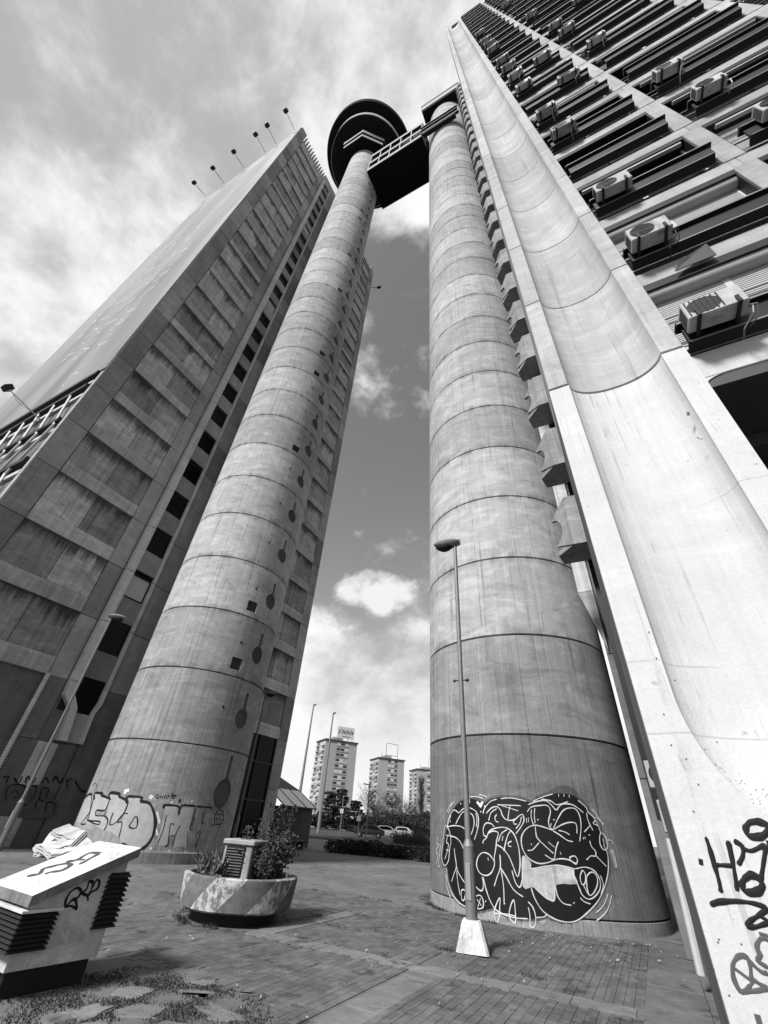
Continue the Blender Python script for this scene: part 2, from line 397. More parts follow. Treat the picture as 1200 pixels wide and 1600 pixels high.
for (x, y) in spots[300:]:
    M = Matrix.Translation((x, y, -.011 + random.uniform(-.0015, .001))) @ Matrix.Rotation(random.uniform(-.006, .006), 4, 'Z') @ Matrix.Rotation(random.uniform(-.006, .006), 4, 'X')
    s0 = len(gr.v); gr.add(gb.v, gb.f); gr.xf(M, s0)
props(gr.part('farther_bricks', M_BRICK, pave, fix=False), kind='stuff')
for (a, b_, c, d) in [(-3.40, -2.98, 4.3, 5.9), (-3.40, -2.98, 5.92, 7.5), (-6.43, -6.07, 8.0, 9.4), (-6.43, -6.07, 9.42, 10.9)]:
    G().cbox(a, b_, c, d, -.02, .011, .004).part('paving_strip', M_BAND, pave)
for k in range(8):
    x0 = -6.4 + k * .72
    g = G(); y0 = 7.66 + .06 * (x0 + 5)
    g.add([(x0, y0, .0), (x0 + .71, y0 + .043, 0), (x0 + .71, y0 + .40, 0), (x0, y0 + .36, 0), (x0, y0, .0115), (x0 + .71, y0 + .043, .0115), (x0 + .71, y0 + .40, .0115), (x0, y0 + .36, .0115)],
          [(4, 5, 6, 7), (0, 1, 5, 4), (1, 2, 6, 5), (2, 3, 7, 6), (3, 0, 4, 7)])
    g.part('paving_strip', M_BAND, pave)
for k, y0 in enumerate((6.2, 7.32, 8.44, 9.56)):
    G().cbox(-.56, .14, y0, y0 + 1.10, .0, .035 + .004 * (k % 2), .008).part('apron_slab', M_SLABG, pave)
# pale stepping stones with grass between, by the ventilation shaft
STONES = [(-4.80, 4.38, .40, .34, .35), (-4.22, 4.86, .50, .26, -.1), (-5.28, 4.68, .30, .34, .5), (-3.98, 4.22, .46, .38, .25), (-4.62, 3.86, .52, .30, -.2), (-5.12, 4.08, .26, .38, .1), (-4.78, 5.12, .30, .18, .6), (-3.55, 4.70, .34, .30, .4), (-5.02, 5.42, .24, .16, .1), (-4.40, 5.45, .2, .14, .9), (-3.4, 4.2, .4, .3, .1), (-4.3, 4.35, .25, .2, .3)]
for (x, y, w, l, rz) in STONES:
    g = G(); p = []
    for (cx_, cy_) in ((-1, -1), (1, -1), (1, 1), (-1, 1)):
        for q in range(3):
            nx_, ny_ = ((-1, -1), (1, -1), (1, 1), (-1, 1))[(((-1, -1), (1, -1), (1, 1), (-1, 1)).index((cx_, cy_)) + 1) % 4]
            t = q / 3; p.append(((cx_ + (nx_ - cx_) * t) * w * .50 + random.uniform(-.075, .075), (cy_ + (ny_ - cy_) * t) * l * .46 + random.uniform(-.06, .06)))
    g.loft([[(a, c, 0) for a, c in p], [(a, c, .007) for a, c in p], [(a * .96, c * .96, .010) for a, c in p]], cap=True)
    place('paving_stone', g.mesh('paving_stone', M_STONE), ground, (Vector((x, y, 0)) - wloc(ground)), (0, 0, rz))
# the road behind, with kerbs
g = G().quad((-400, 44, .004), (400, 44, .004), (400, 92, .004), (-400, 92, .004)); props(g.part('road', M_ROAD, fix=False), kind='structure')
g = G(); g.box(-400, 400, 43.7, 44.0, 0, .13); props(g.part('kerb', M_SLABG), kind='structure')
g = G(); g.box(-400, 400, 92, 92.3, 0, .13); props(g.part('kerb', M_SLABG), kind='structure')
g = G().quad((-30, 31.6, .008), (4, 33.4, .008), (4, 34.0, .008), (-30, 32.2, .008)); props(g.part('path', M_BAND, fix=False), kind='structure')

# ---------------------------------------------------------------- stair towers: stacked rings
P = 2.78
def ring_mesh(name, r, h, mat, seg=112, d=.08, hw=.034):
    prof = [(r - d, 0), (r, hw), (r, h * .25), (r, h * .5), (r, h * .75), (r, h - hw), (r - d, h)]
    return G().lathe(prof, seg).mesh(name, mat, smooth=True)
def cut_ring(base_me, cutters, name, mat):
    """ring with openings cut through"""
    o = bpy.data.objects.new('ring_blank', base_me); col.objects.link(o)
    cut = bpy.data.objects.new('ring_cutter', cutters); col.objects.link(cut)
    md = o.modifiers.new('cut', 'BOOLEAN'); md.operation = 'DIFFERENCE'; md.object = cut; md.solver = 'EXACT'
    dg = bpy.context.evaluated_depsgraph_get(); dg.update()
    me = bpy.data.meshes.new_from_object(o.evaluated_get(dg)); me.name = name
    me.materials.clear(); me.materials.append(mat)
    bpy.data.objects.remove(o); bpy.data.objects.remove(cut); return me
def solid_ring(r, h, seg=112, d=.08, hw=.034, t=.35):
    prof = [(r - t, 0), (r - d, 0), (r, hw), (r, h - hw), (r - d, h), (r - t, h), (r - t, 0)]
    return G().lathe(prof, seg)
# right tower
rt_ = root('stair_tower', (RC.x, RC.y, 0), 'round concrete stair tower with black and white graffiti at its foot, beside the residential tower', 'tower')
RB0 = 3.78
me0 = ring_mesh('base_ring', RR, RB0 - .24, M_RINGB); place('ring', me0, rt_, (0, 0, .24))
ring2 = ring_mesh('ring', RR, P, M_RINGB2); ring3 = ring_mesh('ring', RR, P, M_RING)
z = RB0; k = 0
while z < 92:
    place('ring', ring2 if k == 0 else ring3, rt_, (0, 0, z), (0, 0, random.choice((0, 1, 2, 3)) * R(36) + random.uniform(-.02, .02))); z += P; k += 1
RTOP = z
g = G().lathe([(RR + .002, 0), (RR + .002, .228), (RR - .03, .24)], 112, RC); g.part('plinth', M_RINGB2, rt_, smooth=True)
g = G(); g.box(-6.15, .1, 12.2, 18.9, RTOP, RTOP + 3.6); cap = g.part('roof_slab', M_DUNDER, rt_)
g = G(); g.box(-6.23, .1, 12.12, 12.2, RTOP + .9, RTOP + 3.2); g.box(-6.23, -6.152, 12.2, 18.98, RTOP + .9, RTOP + 3.2); g.part('fascia', M_FASC, cap)
g = G(); g.box(-6.29, .1, 12.06, 12.5, RTOP + 3.2, RTOP + 4.2); g.box(-6.29, -5.9, 12.5, 18.98, RTOP + 3.2, RTOP + 4.2); g.part('coping', M_DARKM, cap)
for (aa, zz) in [(-2.05, 4.05), (-2.55, 4.0)]:                # little iron hooks left in the concrete
    pass
# left tower, with keyhole recesses and vents facing the square
lt_ = root('stair_tower', (LC.x, LC.y, 0), 'round concrete stair tower with keyhole recesses and square vents, carrying the round restaurant', 'tower')
LB0 = 3.62
base_l = G().lathe([(LR - .05, 0), (LR, .02), (LR, LB0 - .02), (LR - .05, LB0)], 112)
def keyhole(a, zc, rad=.40, neck=.62, nw=.17, r=LR):
    """flat keyhole outline facing angle a, as a cutter prism and an infill plate"""
    pts = []
    t0 = math.asin(nw / 2 / rad)
    for i in range(25):
        t = math.pi / 2 + t0 + (2 * math.pi - 2 * t0) * i / 24
        pts.append((rad * math.cos(t), zc + rad * 1.04 * math.sin(t)))
    pts += [(nw / 2, zc + rad + neck), (-nw / 2, zc + rad + neck)]
    def at(u, w, rr): return (rr * math.cos(a) - u * math.sin(a), rr * math.sin(a) + u * math.cos(a), w)
    return pts, at
# photo: the keyholes climb the tower on its right-hand side
KA = math.atan2(-LC.y, -LC.x) + R(44)                     # angle from the axis; towards the viewer is atan2(-y,-x)
VA = math.atan2(-LC.y, -LC.x) + R(23)
def ring_with_key(h, zc, mat, name, vent=None, scale=1.0):
    s = solid_ring(LR, h); blank = s.mesh('blank', mat)
    c = G(); pts, at = keyhole(KA, zc, .39 * scale, .66 * scale)
    c.loft([[at(u, w, LR - .14) for u, w in pts], [at(u, w, LR + .4) for u, w in pts]], cap=True)
    if vent:
        vz, vw, vh = vent
        p2 = [(-vw, vz - vh), (vw, vz - vh), (vw, vz + vh), (-vw, vz + vh)]
        at2 = lambda u, w, rr: (rr * math.cos(VA) - u * math.sin(VA), rr * math.sin(VA) + u * math.cos(VA), w)
        c.loft([[at2(u, w, LR - .22) for u, w in p2], [at2(u, w, LR + .4) for u, w in p2]], cap=True)
    me = cut_ring(blank, c.mesh('cut', mat), name, mat)
    me.polygons.foreach_set('use_smooth', [True] * len(me.polygons))
    try: me.set_sharp_from_angle(angle=R(35))
    except Exception: pass
    return me
def key_plate(zc, scale=1.0):
    pts, at = keyhole(KA, zc, .39 * scale, .66 * scale); g = G()
    g.loft([[at(u, w, LR - .138) for u, w in pts], [at(u, w, LR - .09) for u, w in pts]], cap=True); return g.mesh('keyhole_infill', M_KEY)
def vent_mesh(vz, vw, vh):
    g = G(); at2 = lambda u, w, rr: (rr * math.cos(VA) - u * math.sin(VA), rr * math.sin(VA) + u * math.cos(VA), w)
    n = 6
    for i in range(n):
        w0 = vz - vh + 2 * vh * i / n
        g.loft([[at2(u, w, rr) for u, w, rr in ((-vw, w0 + .01, LR - .06), (vw, w0 + .01, LR - .06), (vw, w0 + 2 * vh / n, LR - .15), (-vw, w0 + 2 * vh / n, LR - .15))],
                [at2(u, w, rr) for u, w, rr in ((-vw, w0 + .035, LR - .05), (vw, w0 + .035, LR - .05), (vw, w0 + 2 * vh / n + .012, LR - .14), (-vw, w0 + 2 * vh / n + .012, LR - .14))]], cap=True)
    return g.mesh('vent_louvre', M_LOUV)
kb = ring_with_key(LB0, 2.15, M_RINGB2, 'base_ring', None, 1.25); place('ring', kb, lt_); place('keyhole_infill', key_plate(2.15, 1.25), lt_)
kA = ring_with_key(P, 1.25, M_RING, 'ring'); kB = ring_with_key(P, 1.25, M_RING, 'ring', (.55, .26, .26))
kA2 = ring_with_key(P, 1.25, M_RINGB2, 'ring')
kpl = key_plate(1.25); vm = vent_mesh(.55, .26, .26)
vents = {1, 2, 6, 9, 10, 14, 17, 21, 22, 26, 29}
z = LB0; k = 0
while z < 93:
    rg = place('ring', kB if k in vents else (kA2 if k == 0 else kA), lt_, (0, 0, z)); place('keyhole_infill', kpl, lt_, (0, 0, z))
    if k in vents: place('vent', vm, lt_, (0, 0, z))
    # small round drain hole
    a = KA - R(22); rr = LR + .001
    g = G().tube([(rr * math.cos(a) * .998, rr * math.sin(a) * .998, 1.5), (rr * math.cos(a) * 1.004, rr * math.sin(a) * 1.004, 1.5)], .055, 10)
    place('drain_hole', g.mesh('drain_hole', M_BLACK), lt_, (0, 0, z)); z += P; k += 1
LTOP = z
G().lathe([(LR + .05, 0), (LR + .05, .30), (LR + .002, .34), (LR - .2, .35)], 112, LC).part('plinth', M_RINGB, lt_, smooth=True)
G().box(-21.2, -20.0, 13.6, 15.5, 4.2, 78.0).part('link_wall', M_DARKC, lt_)

# ---------------------------------------------------------------- round restaurant and bridge
pod = root('revolving_restaurant', (LC.x, LC.y, 91.2), 'dark round restaurant of stacked discs on top of the left stair tower', 'restaurant')
def ngon(c, ap, n, rot=0): return [(c[0] + ap / math.cos(math.pi / n) * math.cos(rot + 2 * math.pi * (i + .5) / n), c[1] + ap / math.cos(math.pi / n) * math.sin(rot + 2 * math.pi * (i + .5) / n)) for i in range(n)]
G().prism(ngon(LC, 4.25, 8), 91.2, 94.4).part('octagonal_platform', M_DUNDER, pod)
oct1, oct2 = ngon(LC, 4.33, 8), ngon(LC, 4.55, 8)
for nm, oc, za, zb in (('lower_fascia', oct1, 91.25, 92.35), ('upper_fascia', oct2, 92.8, 94.1)):
    inn = [(LC.x + (x - LC.x) * .975, LC.y + (y - LC.y) * .975) for x, y in oc]
    for i in range(8):
        j = (i + 1) % 8; mx, my = (oc[i][0] + oc[j][0]) / 2 - LC.x, (oc[i][1] + oc[j][1]) / 2 - LC.y
        pale = (abs(mx) < 1 and my < 0) or (mx > 1 and my < -1) or (mx > 1 and my > 1)  # faces turned from the light get dark metal: shade put into the material
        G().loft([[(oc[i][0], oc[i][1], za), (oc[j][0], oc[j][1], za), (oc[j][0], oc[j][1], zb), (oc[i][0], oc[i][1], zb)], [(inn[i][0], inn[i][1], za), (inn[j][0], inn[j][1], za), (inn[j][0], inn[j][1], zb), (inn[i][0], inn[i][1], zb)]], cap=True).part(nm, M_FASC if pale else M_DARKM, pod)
G().lathe([(0, 94.4), (4.0, 94.4), (6.2, 95.6), (6.4, 95.7), (6.45, 95.8), (6.45, 96.6), (6.2, 96.62)], 96, LC).part('dish', M_DUNDER, pod, smooth=True)
G().lathe([(6.46, 95.75), (6.58, 95.75), (6.58, 97.0), (6.46, 97.0), (6.46, 95.75)], 96, LC).part('ring_fascia', M_FASC, pod, smooth=True)
G().lathe([(6.3, 97.0), (6.32, 98.6), (6.32, 98.62)], 96, LC).part('glazing', M_GLASS, pod, smooth=True)
G().lathe([(6.3, 98.6), (7.7, 99.0), (7.8, 99.2), (7.8, 100.4), (7.4, 100.9), (0, 101.1)], 96, LC).part('roof_disc', M_DUNDER, pod, smooth=True)
for i in range(32):
    a = 2 * math.pi * i / 32; c, s = math.cos(a), math.sin(a)
    if i == 0:
        mull = G().box(6.33, 6.43, -.05, .05, 97.0, 98.62).mesh('mullion', M_DARKM, (0, 0, 91.2))
    place('mullion', mull, pod, (0, 0, 0), (0, 0, a))
# antennas on the roof
for i, (dx, dy, hh) in enumerate([(1.5, -3, 5), (-2, 2, 7), (3, 2, 4)]):
    G().tube([(LC.x + dx, LC.y + dy, 101.0), (LC.x + dx, LC.y + dy, 101.0 + hh)], .06, 6).part('antenna', M_DARKM, pod)
br = root('sky_bridge', (-10.4, 15.05, 78), 'dark two storey bridge with pale railings joining the two stair towers', 'bridge')
G().box(-14.95, -6.1, 12.5, 17.6, 78.0, 78.35).part('deck', M_DUNDER, br)  # near-black deck: the shade of its underside is put into the colour
G().box(-14.9, -6.15, 12.75, 17.35, 78.35, 86.9).part('wall', M_DARKM, br)
for yy in (12.42, 17.6):
    for zz, hh_ in ((78.0, 1.15), (81.6, .95), (85.5, 1.1)):
        G().box(-14.95, -6.1, yy, yy + .08, zz, zz + hh_).part('fascia', M_FASC, br)
    for i in range(6):
        xx = -14.93 + i * (8.7 / 5) ; G().box(xx, xx + .16, yy + .01, yy + .07, 79.15, 85.5).part('post', M_FASC, br)
    G().box(-14.9, -6.15, yy + .25, yy + .28, 79.1, 85.6).part('glazing', M_GLASS, br)
G().box(-14.95, -6.1, 12.5, 17.6, 86.6, 87.0).part('roof', M_DUNDER, br)
for i in range(7): G().tube([(-14.2 + i * 1.25, 12.6, 86.9), (-14.2 + i * 1.25, 12.6, 87.6)], .05, 6).part('roof_bolt', M_DARKM, br)
for i, (yy, zz) in enumerate([(12.15, 78.1), (11.95, 78.55), (12.05, 79.0), (11.85, 79.45), (12.2, 77.6), (12.05, 77.1)]):
    G().box(-6.1, -.95 + .05 * i, yy, yy + .24, zz, zz + .30).part('service_duct', M_DARKM, br)
G().box(-5.9, -1.2, 12.1, 12.65, 76.8, 77.0).part('duct_tray', M_DARKM, br)

# ---------------------------------------------------------------- office tower (left slab)
OX, OY0, OY1, OT = -21.3, 4.40, 26.0, 80.4
OXW = -41.0
ot = root('office_tower', (OX, 15.2, 0), 'tall dark concrete office slab with stained panels and a vertical row of windows', 'tower')
G().box(OXW, OX - .12, OY0 + .12, OY1 - .12, 0, OT - 2.7).part('core', M_DARKC, ot)
OK = [5.75 + P * k for k in range(27)]
gapj = .028
def mir(y): return OY0 + OY1 - y
corner = G().cbox(-.115, 0, 0, 1.05 - gapj, 0, P - gapj, .012).mesh('corner_panel', M_PANEL)
recess = G().cbox(-.115, -.03, 0, 2.0 - gapj, 0, P - .74 - gapj, .008).mesh('recessed_panel', M_RECESS)
ledge = G()
ledge.prism_axis([(-.115, .0), (.06, .0), (.06, .60), (-.02, .73), (-.115, .73)], 1, 0, 4.0 - gapj)
ledge.v = [(x, y, z) for (x, y, z) in ledge.v]
def ledge_mesh(L):
    g = G(); prof = [(-.115, 0.0), (.05, 0.0), (.05, .56), (-.01, .72), (-.115, .72)]
    g.loft([[(u, 0, w) for u, w in prof], [(u, L - gapj, w) for u, w in prof]], cap=True); return g.mesh('ledge', M_LEDGE)
lm = ledge_mesh(3.98)
strip = G().cbox(-.115, -.01, 0, .86 - gapj, 0, P - gapj, .010).mesh('strip_panel', M_PANEL)
strip2 = G().cbox(-.115, -.02, 0, 1.55 - gapj, 0, P - gapj, .010).mesh('strip_panel', M_PANEL)
sill = G().cbox(-.115, .03, 0, 1.22, -.12, 1.08, .01).mesh('sill_panel', M_PANEL)
winp = G().box(-.112, -.10, 0, 1.22, .95, P).mesh('window_pane', M_GLASS)
winl = G()
for i in range(26): winl.prism_axis([(-.10 + 0, .97 + i * .068), (-.02, .955 + i * .068), (-.02, .972 + i * .068), (-.10, .995 + i * .068)], 1, .04, 1.18)
winl = G()
for i in range(26):
    z0 = .97 + i * .068
    winl.loft([[(-.10, .04, z0 + .03), (-.02, .04, z0), (-.02, .04, z0 + .014), (-.10, .04, z0 + .045)], [(-.10, 1.18, z0 + .03), (-.02, 1.18, z0), (-.02, 1.18, z0 + .014), (-.10, 1.18, z0 + .045)]], cap=True)
winl = winl.mesh('louvre', M_BLACK)
wframe = G().box(-.11, -.03, 0, .05, .95, P).box(-.11, -.03, 1.17, 1.22, .95, P).box(-.11, -.035, .05, 1.17, 2.35, 2.42).mesh('window_frame', M_DARKM)
blind = G().box(-.108, -.085, .06, 1.16, 1.2, 2.34).mesh('blind', M_FRAME)
def oloc(y, z): return (0, y - 15.2, z)
for side in (0, 1):
    for k, zk in enumerate(OK):
        if zk + P > OT + .5: continue
        top = min(P, OT - zk)
        f = (lambda y, L: y) if side == 0 else (lambda y, L: mir(y) - L)
        place('corner_panel', corner, ot, oloc(f(OY0 + .0, 1.05 - gapj), zk))
        if k == 26: continue
        place('ledge', lm, ot, oloc(f(5.46, 3.98 - gapj), zk))
        for yy in (5.46, 7.46): place('recessed_panel', recess, ot, oloc(f(yy, 2.0 - gapj), zk + .735))
        place('strip_panel', strip, ot, oloc(f(9.46, .86 - gapj), zk))
        if side == 0:
            place('strip_panel', strip2, ot, oloc(12.20, zk))
            place('sill_panel', sill, ot, oloc(10.80, zk + .42))
            w = place('window_frame', wframe, ot, oloc(10.80, zk + .42))
            if k in (0, 2, 3): place('louvre', winl, w)
            else:
                place('window_pane', winp, w)
                if k in (1, 12, 19): place('blind', blind, w)
# lower storeys
for side, name in ((0, 'corner_panel'), (1, 'corner_panel')):
    y0 = OY0 if side == 0 else mir(OY0) - 1.05
    for (a, b_) in ((0, 2.9), (2.912, 5.74)):
        G().cbox(OX - .115, OX, y0, y0 + 1.038, a, b_, .012).part('corner_panel', M_PANEL, ot)
G().cbox(OX - .115, OX - .01, 9.46, 12.0, 0, 3.4, .01).part('base_wall', M_DARKC, ot)
G().cbox(OX - .115, OX - .01, 9.46, 10.30, 3.42, 5.74, .01).part('base_wall', M_DARKC, ot)
G().cbox(OX - .115, OX - .02, 12.1, 13.8, 0, 5.74, .01).part('base_wall', M_DARKC, ot)
G().box(OX - 1.2, OX - 1.1, 5.4, 9.5, 0, 5.7).part('dark_glazing', M_GLASS, ot)
G().box(OX - 1.1, OX - .13, 5.4, 9.5, 5.5, 5.72).part('soffit', M_DUNDER, ot)
pts = [(OX + .10, 9.42, z * .19) for z in range(31)]
g = G()
for i in range(60): g.lathe([(.075, i * .096), (.10, i * .096 + .03), (.10, i * .096 + .066), (.075, i * .096 + .096)], 8, (OX + .12, 9.42))
g.part('corrugated_pipe', M_SHAFT, ot)
# protruding frame of the window shaft, tapering at its foot
rib = G(); ribseg = G().cbox(-.115, .26, 0, .42, 0, P - gapj, .015).mesh('shaft_rib', M_SHAFT)
ribseg2 = G().cbox(-.115, .14, 0, .16, 0, P - gapj, .012).mesh('shaft_rib', M_SHAFT)
for k, zk in enumerate(OK):
    if k < 26:
        place('shaft_rib', ribseg, ot, oloc(10.36, zk)); place('shaft_rib', ribseg2, ot, oloc(12.03, zk))
g = G(); prof = [(10.36, 5.74), (10.78, 5.74), (10.80, 5.25), (11.18, 4.75), (11.38, 3.5), (11.07, 3.5), (10.88, 4.7), (10.40, 5.15)]
g.prism_axis(prof, 0, OX - .115, OX + .20); g.part('shaft_foot', M_SHAFT, ot)
g = G(); prof = [(12.03, 5.74), (12.19, 5.74), (12.19, 5.1), (12.05, 4.7), (12.12, 3.5), (11.98, 3.5), (11.92, 4.75), (12.03, 5.15)]
g.prism_axis(prof, 0, OX - .115, OX + .14); g.part('shaft_foot', M_SHAFT, ot)
g = G()
for i in range(25):
    z0 = 4.65 + i * .06; y0 = 10.8 + max(0, (5.2 - z0) * .75); y1 = 12.02 - max(0, (5.1 - z0) * .25)
    g.loft([[(OX - .10, y0, z0 + .03), (OX - .02, y0, z0), (OX - .02, y0, z0 + .014), (OX - .10, y0, z0 + .045)], [(OX - .10, y1, z0 + .03), (OX - .02, y1, z0), (OX - .02, y1, z0 + .014), (OX - .10, y1, z0 + .045)]], cap=True)
g.part('louvre', M_BLACK, ot)
G().box(OX - .11, OX - .09, 10.5, 12.1, 4.6, 6.17).part('shaft_back', M_BLACK, ot); G().cbox(OX - .115, OX - .03, 10.9, 12.1, 3.5, 4.62, .01).part('shaft_panel', M_PANEL, ot)
G().cbox(OX - .115, OX + .02, 10.4, 11.2, 0, 3.38, .01).part('shaft_pilaster', M_LEDGE, ot)
# far end: dark entrance glazing
G().box(OX - .112, OX - .06, 20.0, 24.85, .1, 5.7).part('entrance_glazing', M_GLASS, ot)
for yy in (20.0, 21.6, 23.2, 24.8): G().box(OX - .1, OX + .02, yy, yy + .08, .1, 5.7).part('mullion', M_DARKM, ot)
for zz in (2.2, 4.2): G().box(OX - .1, OX + .01, 20.0, 24.88, zz, zz + .1).part('transom', M_DARKM, ot)
# parapets and roof comb
G().box(OXW, OX - 6.0, OY0 + .12, OY1 - .12, OT - 2.69, OT - .2).part('roof', M_DARKC, ot)
G().cbox(OX - .5, OX - .12, OY0 + .02, 5.44, OT - 2.65, OT + .25, .02).part('parapet', M_PANEL, ot)
G().cbox(OX - .5, OX + .02, 10.4, 20.0, OT - 2.65, OT + .05, .02).part('parapet', M_PANEL, ot)
G().cbox(OX - .5, OX - .12, mir(5.44), OY1 - .02, OT - 2.65, OT + .25, .02).part('parapet', M_PANEL, ot)
fin = G().box(-.40, .02, 0, .16, 0, 2.55).mesh('roof_fin', M_FASC)
for i in range(12):
    place('roof_fin', fin, ot, oloc(5.62 + i * .40, OT - 2.65)); place('roof_fin', fin, ot, oloc(20.15 + i * .40, OT - 2.65))
# front facade facing the square: fascia strip, trusses and dark void below the banner
G().box(OXW, OX - .13, OY0 + .02, OY0 + .115, 0, OT - .2).part('front_wall', M_DARKC, ot)
for k in range(14):
    z0 = k * 1.62
    G().cbox(OX - .36, OX - .001, OY0 - .10, OY0 + .0, z0, z0 + 1.60, .012).part('edge_strip', M_FASC, ot)
for zz in (20.6, 19.4, 16.6, 13.8, 11.0, 8.2):
    G().box(OXW, OX - .37, OY0 - .25, OY0 + .02, zz, zz + .28).part('dark_beam', M_DARKM, ot)
    G().box(OXW, OX - .37, OY0 - .12, OY0 + .02, zz - .7, zz - .45).part('white_beam', M_FRAME, ot)
for i in range(12):
    x0 = OX - .6 - i * 1.6
    G().tube([(x0, OY0 - .18, 10.6), (x0 - 1.2, OY0 - .18, 13.5), (x0, OY0 - .18, 16.4), (x0 - 1.2, OY0 - .18, 19.4)], .07, 6).part('brace', M_FRAME, ot)
# ---- the large printed banner on the front
m, nt, b, N = bsdf('banner_print', .65, .3)
pos = node(nt, 'ShaderNodeNewGeometry').outputs['Position']
waves = N.noise(N.mapv(pos, (.16, 1, .035)), 1.0, 4, .55, .6)
setgray(nt, b, N.smooth(waves, .34, .66, .15, .33)); M_BANNER = m
bn = root('banner', (-30.5, OY0 - .3, 21.0), 'huge pale printed banner with handwriting covering the front of the office tower', 'banner')
g = G(); g.box(OXW + .3, OX - .03, OY0 - .13, OY0 - .11, 21.0, OT - .3); g.part('sheet', M_BANNER, bn)
G().box(OXW + .3, OX - .03, OY0 - .16, OY0 - .105, 20.9, 21.0).part('lower_rail', M_DARKM, bn)
G().box(OX - .03, OX - .004, OY0 - .15, OY0 - .004, 22.4, OT - .2).part('side_rail', M_FASC, bn)
# ---------------------------------------------------------------- residential tower (right)
FY = 5.0                                                    # plane of beams and ribs
tw = root('residential_tower', (8, 15.3, 0), 'tall residential tower with hollowed white corner pier and banded facade of dark spandrels', 'tower')
TZ = [6.9 + P * k for k in range(26)]
TTOP = TZ[-1] + P
TXE = 15.6
def tl(x, y, z): return (x - 8, y - 15.3, z)
# corner pier: shallow hollow between two flanges
PX0, PX1, PY0, PY1 = .17, 2.04, 4.75, 6.67
HX0, HX1, HD = .47, 1.75, .37
def hollow(x):
    if x <= HX0 or x >= HX1: return 0.0
    t = (x - (HX0 + HX1) / 2) / ((HX1 - HX0) / 2)
    return HD * math.sqrt(max(0.0, 1 - abs(t) ** 2.2))
HXS = [HX0 + (HX1 - HX0) * (.5 - .5 * math.cos(math.pi * i / 22)) for i in range(23)]
def pier_section(ins):
    xs = [PX0 + .015 + ins, HX0 - .012] + HXS[1:-1] + [HX1 + .012, PX1 - .015 - ins]
    front = [(x, PY0 + hollow(x) + ins) for x in xs]
    return [(PX0 + ins, PY0 + .015 + ins)] + front + [(PX1 - ins, PY0 + .015 + ins), (PX1 - ins, PY1 - ins), (PX0 + ins, PY1 - ins)]
A, B = pier_section(.05), pier_section(0.0)
g = G().loft([[(x, y, 0) for x, y in A], [(x, y, .018) for x, y in B], [(x, y, P - .018) for x, y in B], [(x, y, P) for x, y in A]])
pier_me = g.mesh('pier_segment', M_PIER, (8, 15.3, 0), smooth=True)
k = 0; z = 7.42
while z + P < 77.5:
    place('pier_segment', pier_me, tw, (0, 0, z)); z += P; k += 1
PTOP = z
# white painted foot of the pier, the hollow closing in a scoop
g = G(); xs = sorted(set([round(v, 5) for v in [PX0, PX0 + .1, PX0 + .2, HX0 - .004] + [HX0 + (HX1 - HX0) * (.5 - .5 * math.cos(math.pi * i / 48)) for i in range(49)] + [HX1 + .004, HX1 + .15, PX1]]))
ZC, HH = 2.75, 1.02
def scoop(x, z):
    d = hollow(x)
    if z < ZC:
        t = (x - (HX0 + HX1) / 2) / ((HX1 - HX0) / 2); q = 1 - t * t - ((z - ZC) / HH) ** 2
        d = HD * math.sqrt(q) if q > 0 and d > 0 else 0.0
    return PY0 + d + (.03 if z > 7.39 else 0)
rings = []; cols_ = []
for x in xs:                                                # columns follow the rim of the scoop so that its edge is clean
    t = min(1, abs((x - (HX0 + HX1) / 2) / ((HX1 - HX0) / 2))); zb = ZC - HH * math.sqrt(1 - t * t)
    zl = [zb * i / 8 for i in range(8)] + [zb + (ZC - zb) * (1 - math.cos(math.pi / 2 * i / 20)) for i in range(21)] + [ZC + (7.385 - ZC) * i / 10 for i in range(1, 11)] + [7.40]
    cols_.append([(x, scoop(x, z) if abs(z - zb) > 1e-6 or t >= 1 else PY0, z) for z in zl])
for k_ in range(len(cols_[0])): rings.append([c[k_] for c in cols_])
g.loft(rings, closed=False)
n = len(xs)
g.quad((PX0, PY0, 0), (PX0, PY1, 0), (PX0, PY1, 7.4), (PX0, PY0, 7.4)); g.quad((PX1, PY0, 0), (PX1, PY1, 0), (PX1, PY1, 7.4), (PX1, PY0, 7.4))
g.quad((PX0, PY1, 0), (PX1, PY1, 0), (PX1, PY1, 7.4), (PX0, PY1, 7.4)); g.quad((PX0, PY0 + .4, 7.4), (PX1, PY0 + .4, 7.4), (PX1, PY1, 7.4), (PX0, PY1, 7.4))
pier_foot = g.part('pier_foot', M_WHITEC, tw, smooth=True)
pier_foot['label'] = 'white painted foot of the pier with black marker graffiti'
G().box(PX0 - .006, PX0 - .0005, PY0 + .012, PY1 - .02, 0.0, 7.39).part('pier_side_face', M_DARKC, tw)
# rough render left at the bottom of the scoop
# core, end wall and its window shaft (mirror of the office tower)
G().box(.9, TXE, 6.3, 25.6, 7.0, TTOP).part('core', M_DARKC, tw)
G().box(.55, .9, 6.68, 10.2, 0, TTOP).part('end_wall', M_DARKC, tw)
segw = G().cbox(0, .55, 0, 2.5, 0, P - .012, .012).mesh('end_wall_panel', M_DARKC)
z = 0
while z < TTOP - P:
    place('end_wall_panel', segw, tw, tl(.05, 12.25, z)); z += P
G().box(.12, .9, 14.75, 25.6, 0, TTOP).part('end_wall', M_DARKC, tw)
G().box(.32, .9, 10.2, 12.25, 0, TTOP).part('shaft_back', M_BLACK, tw)
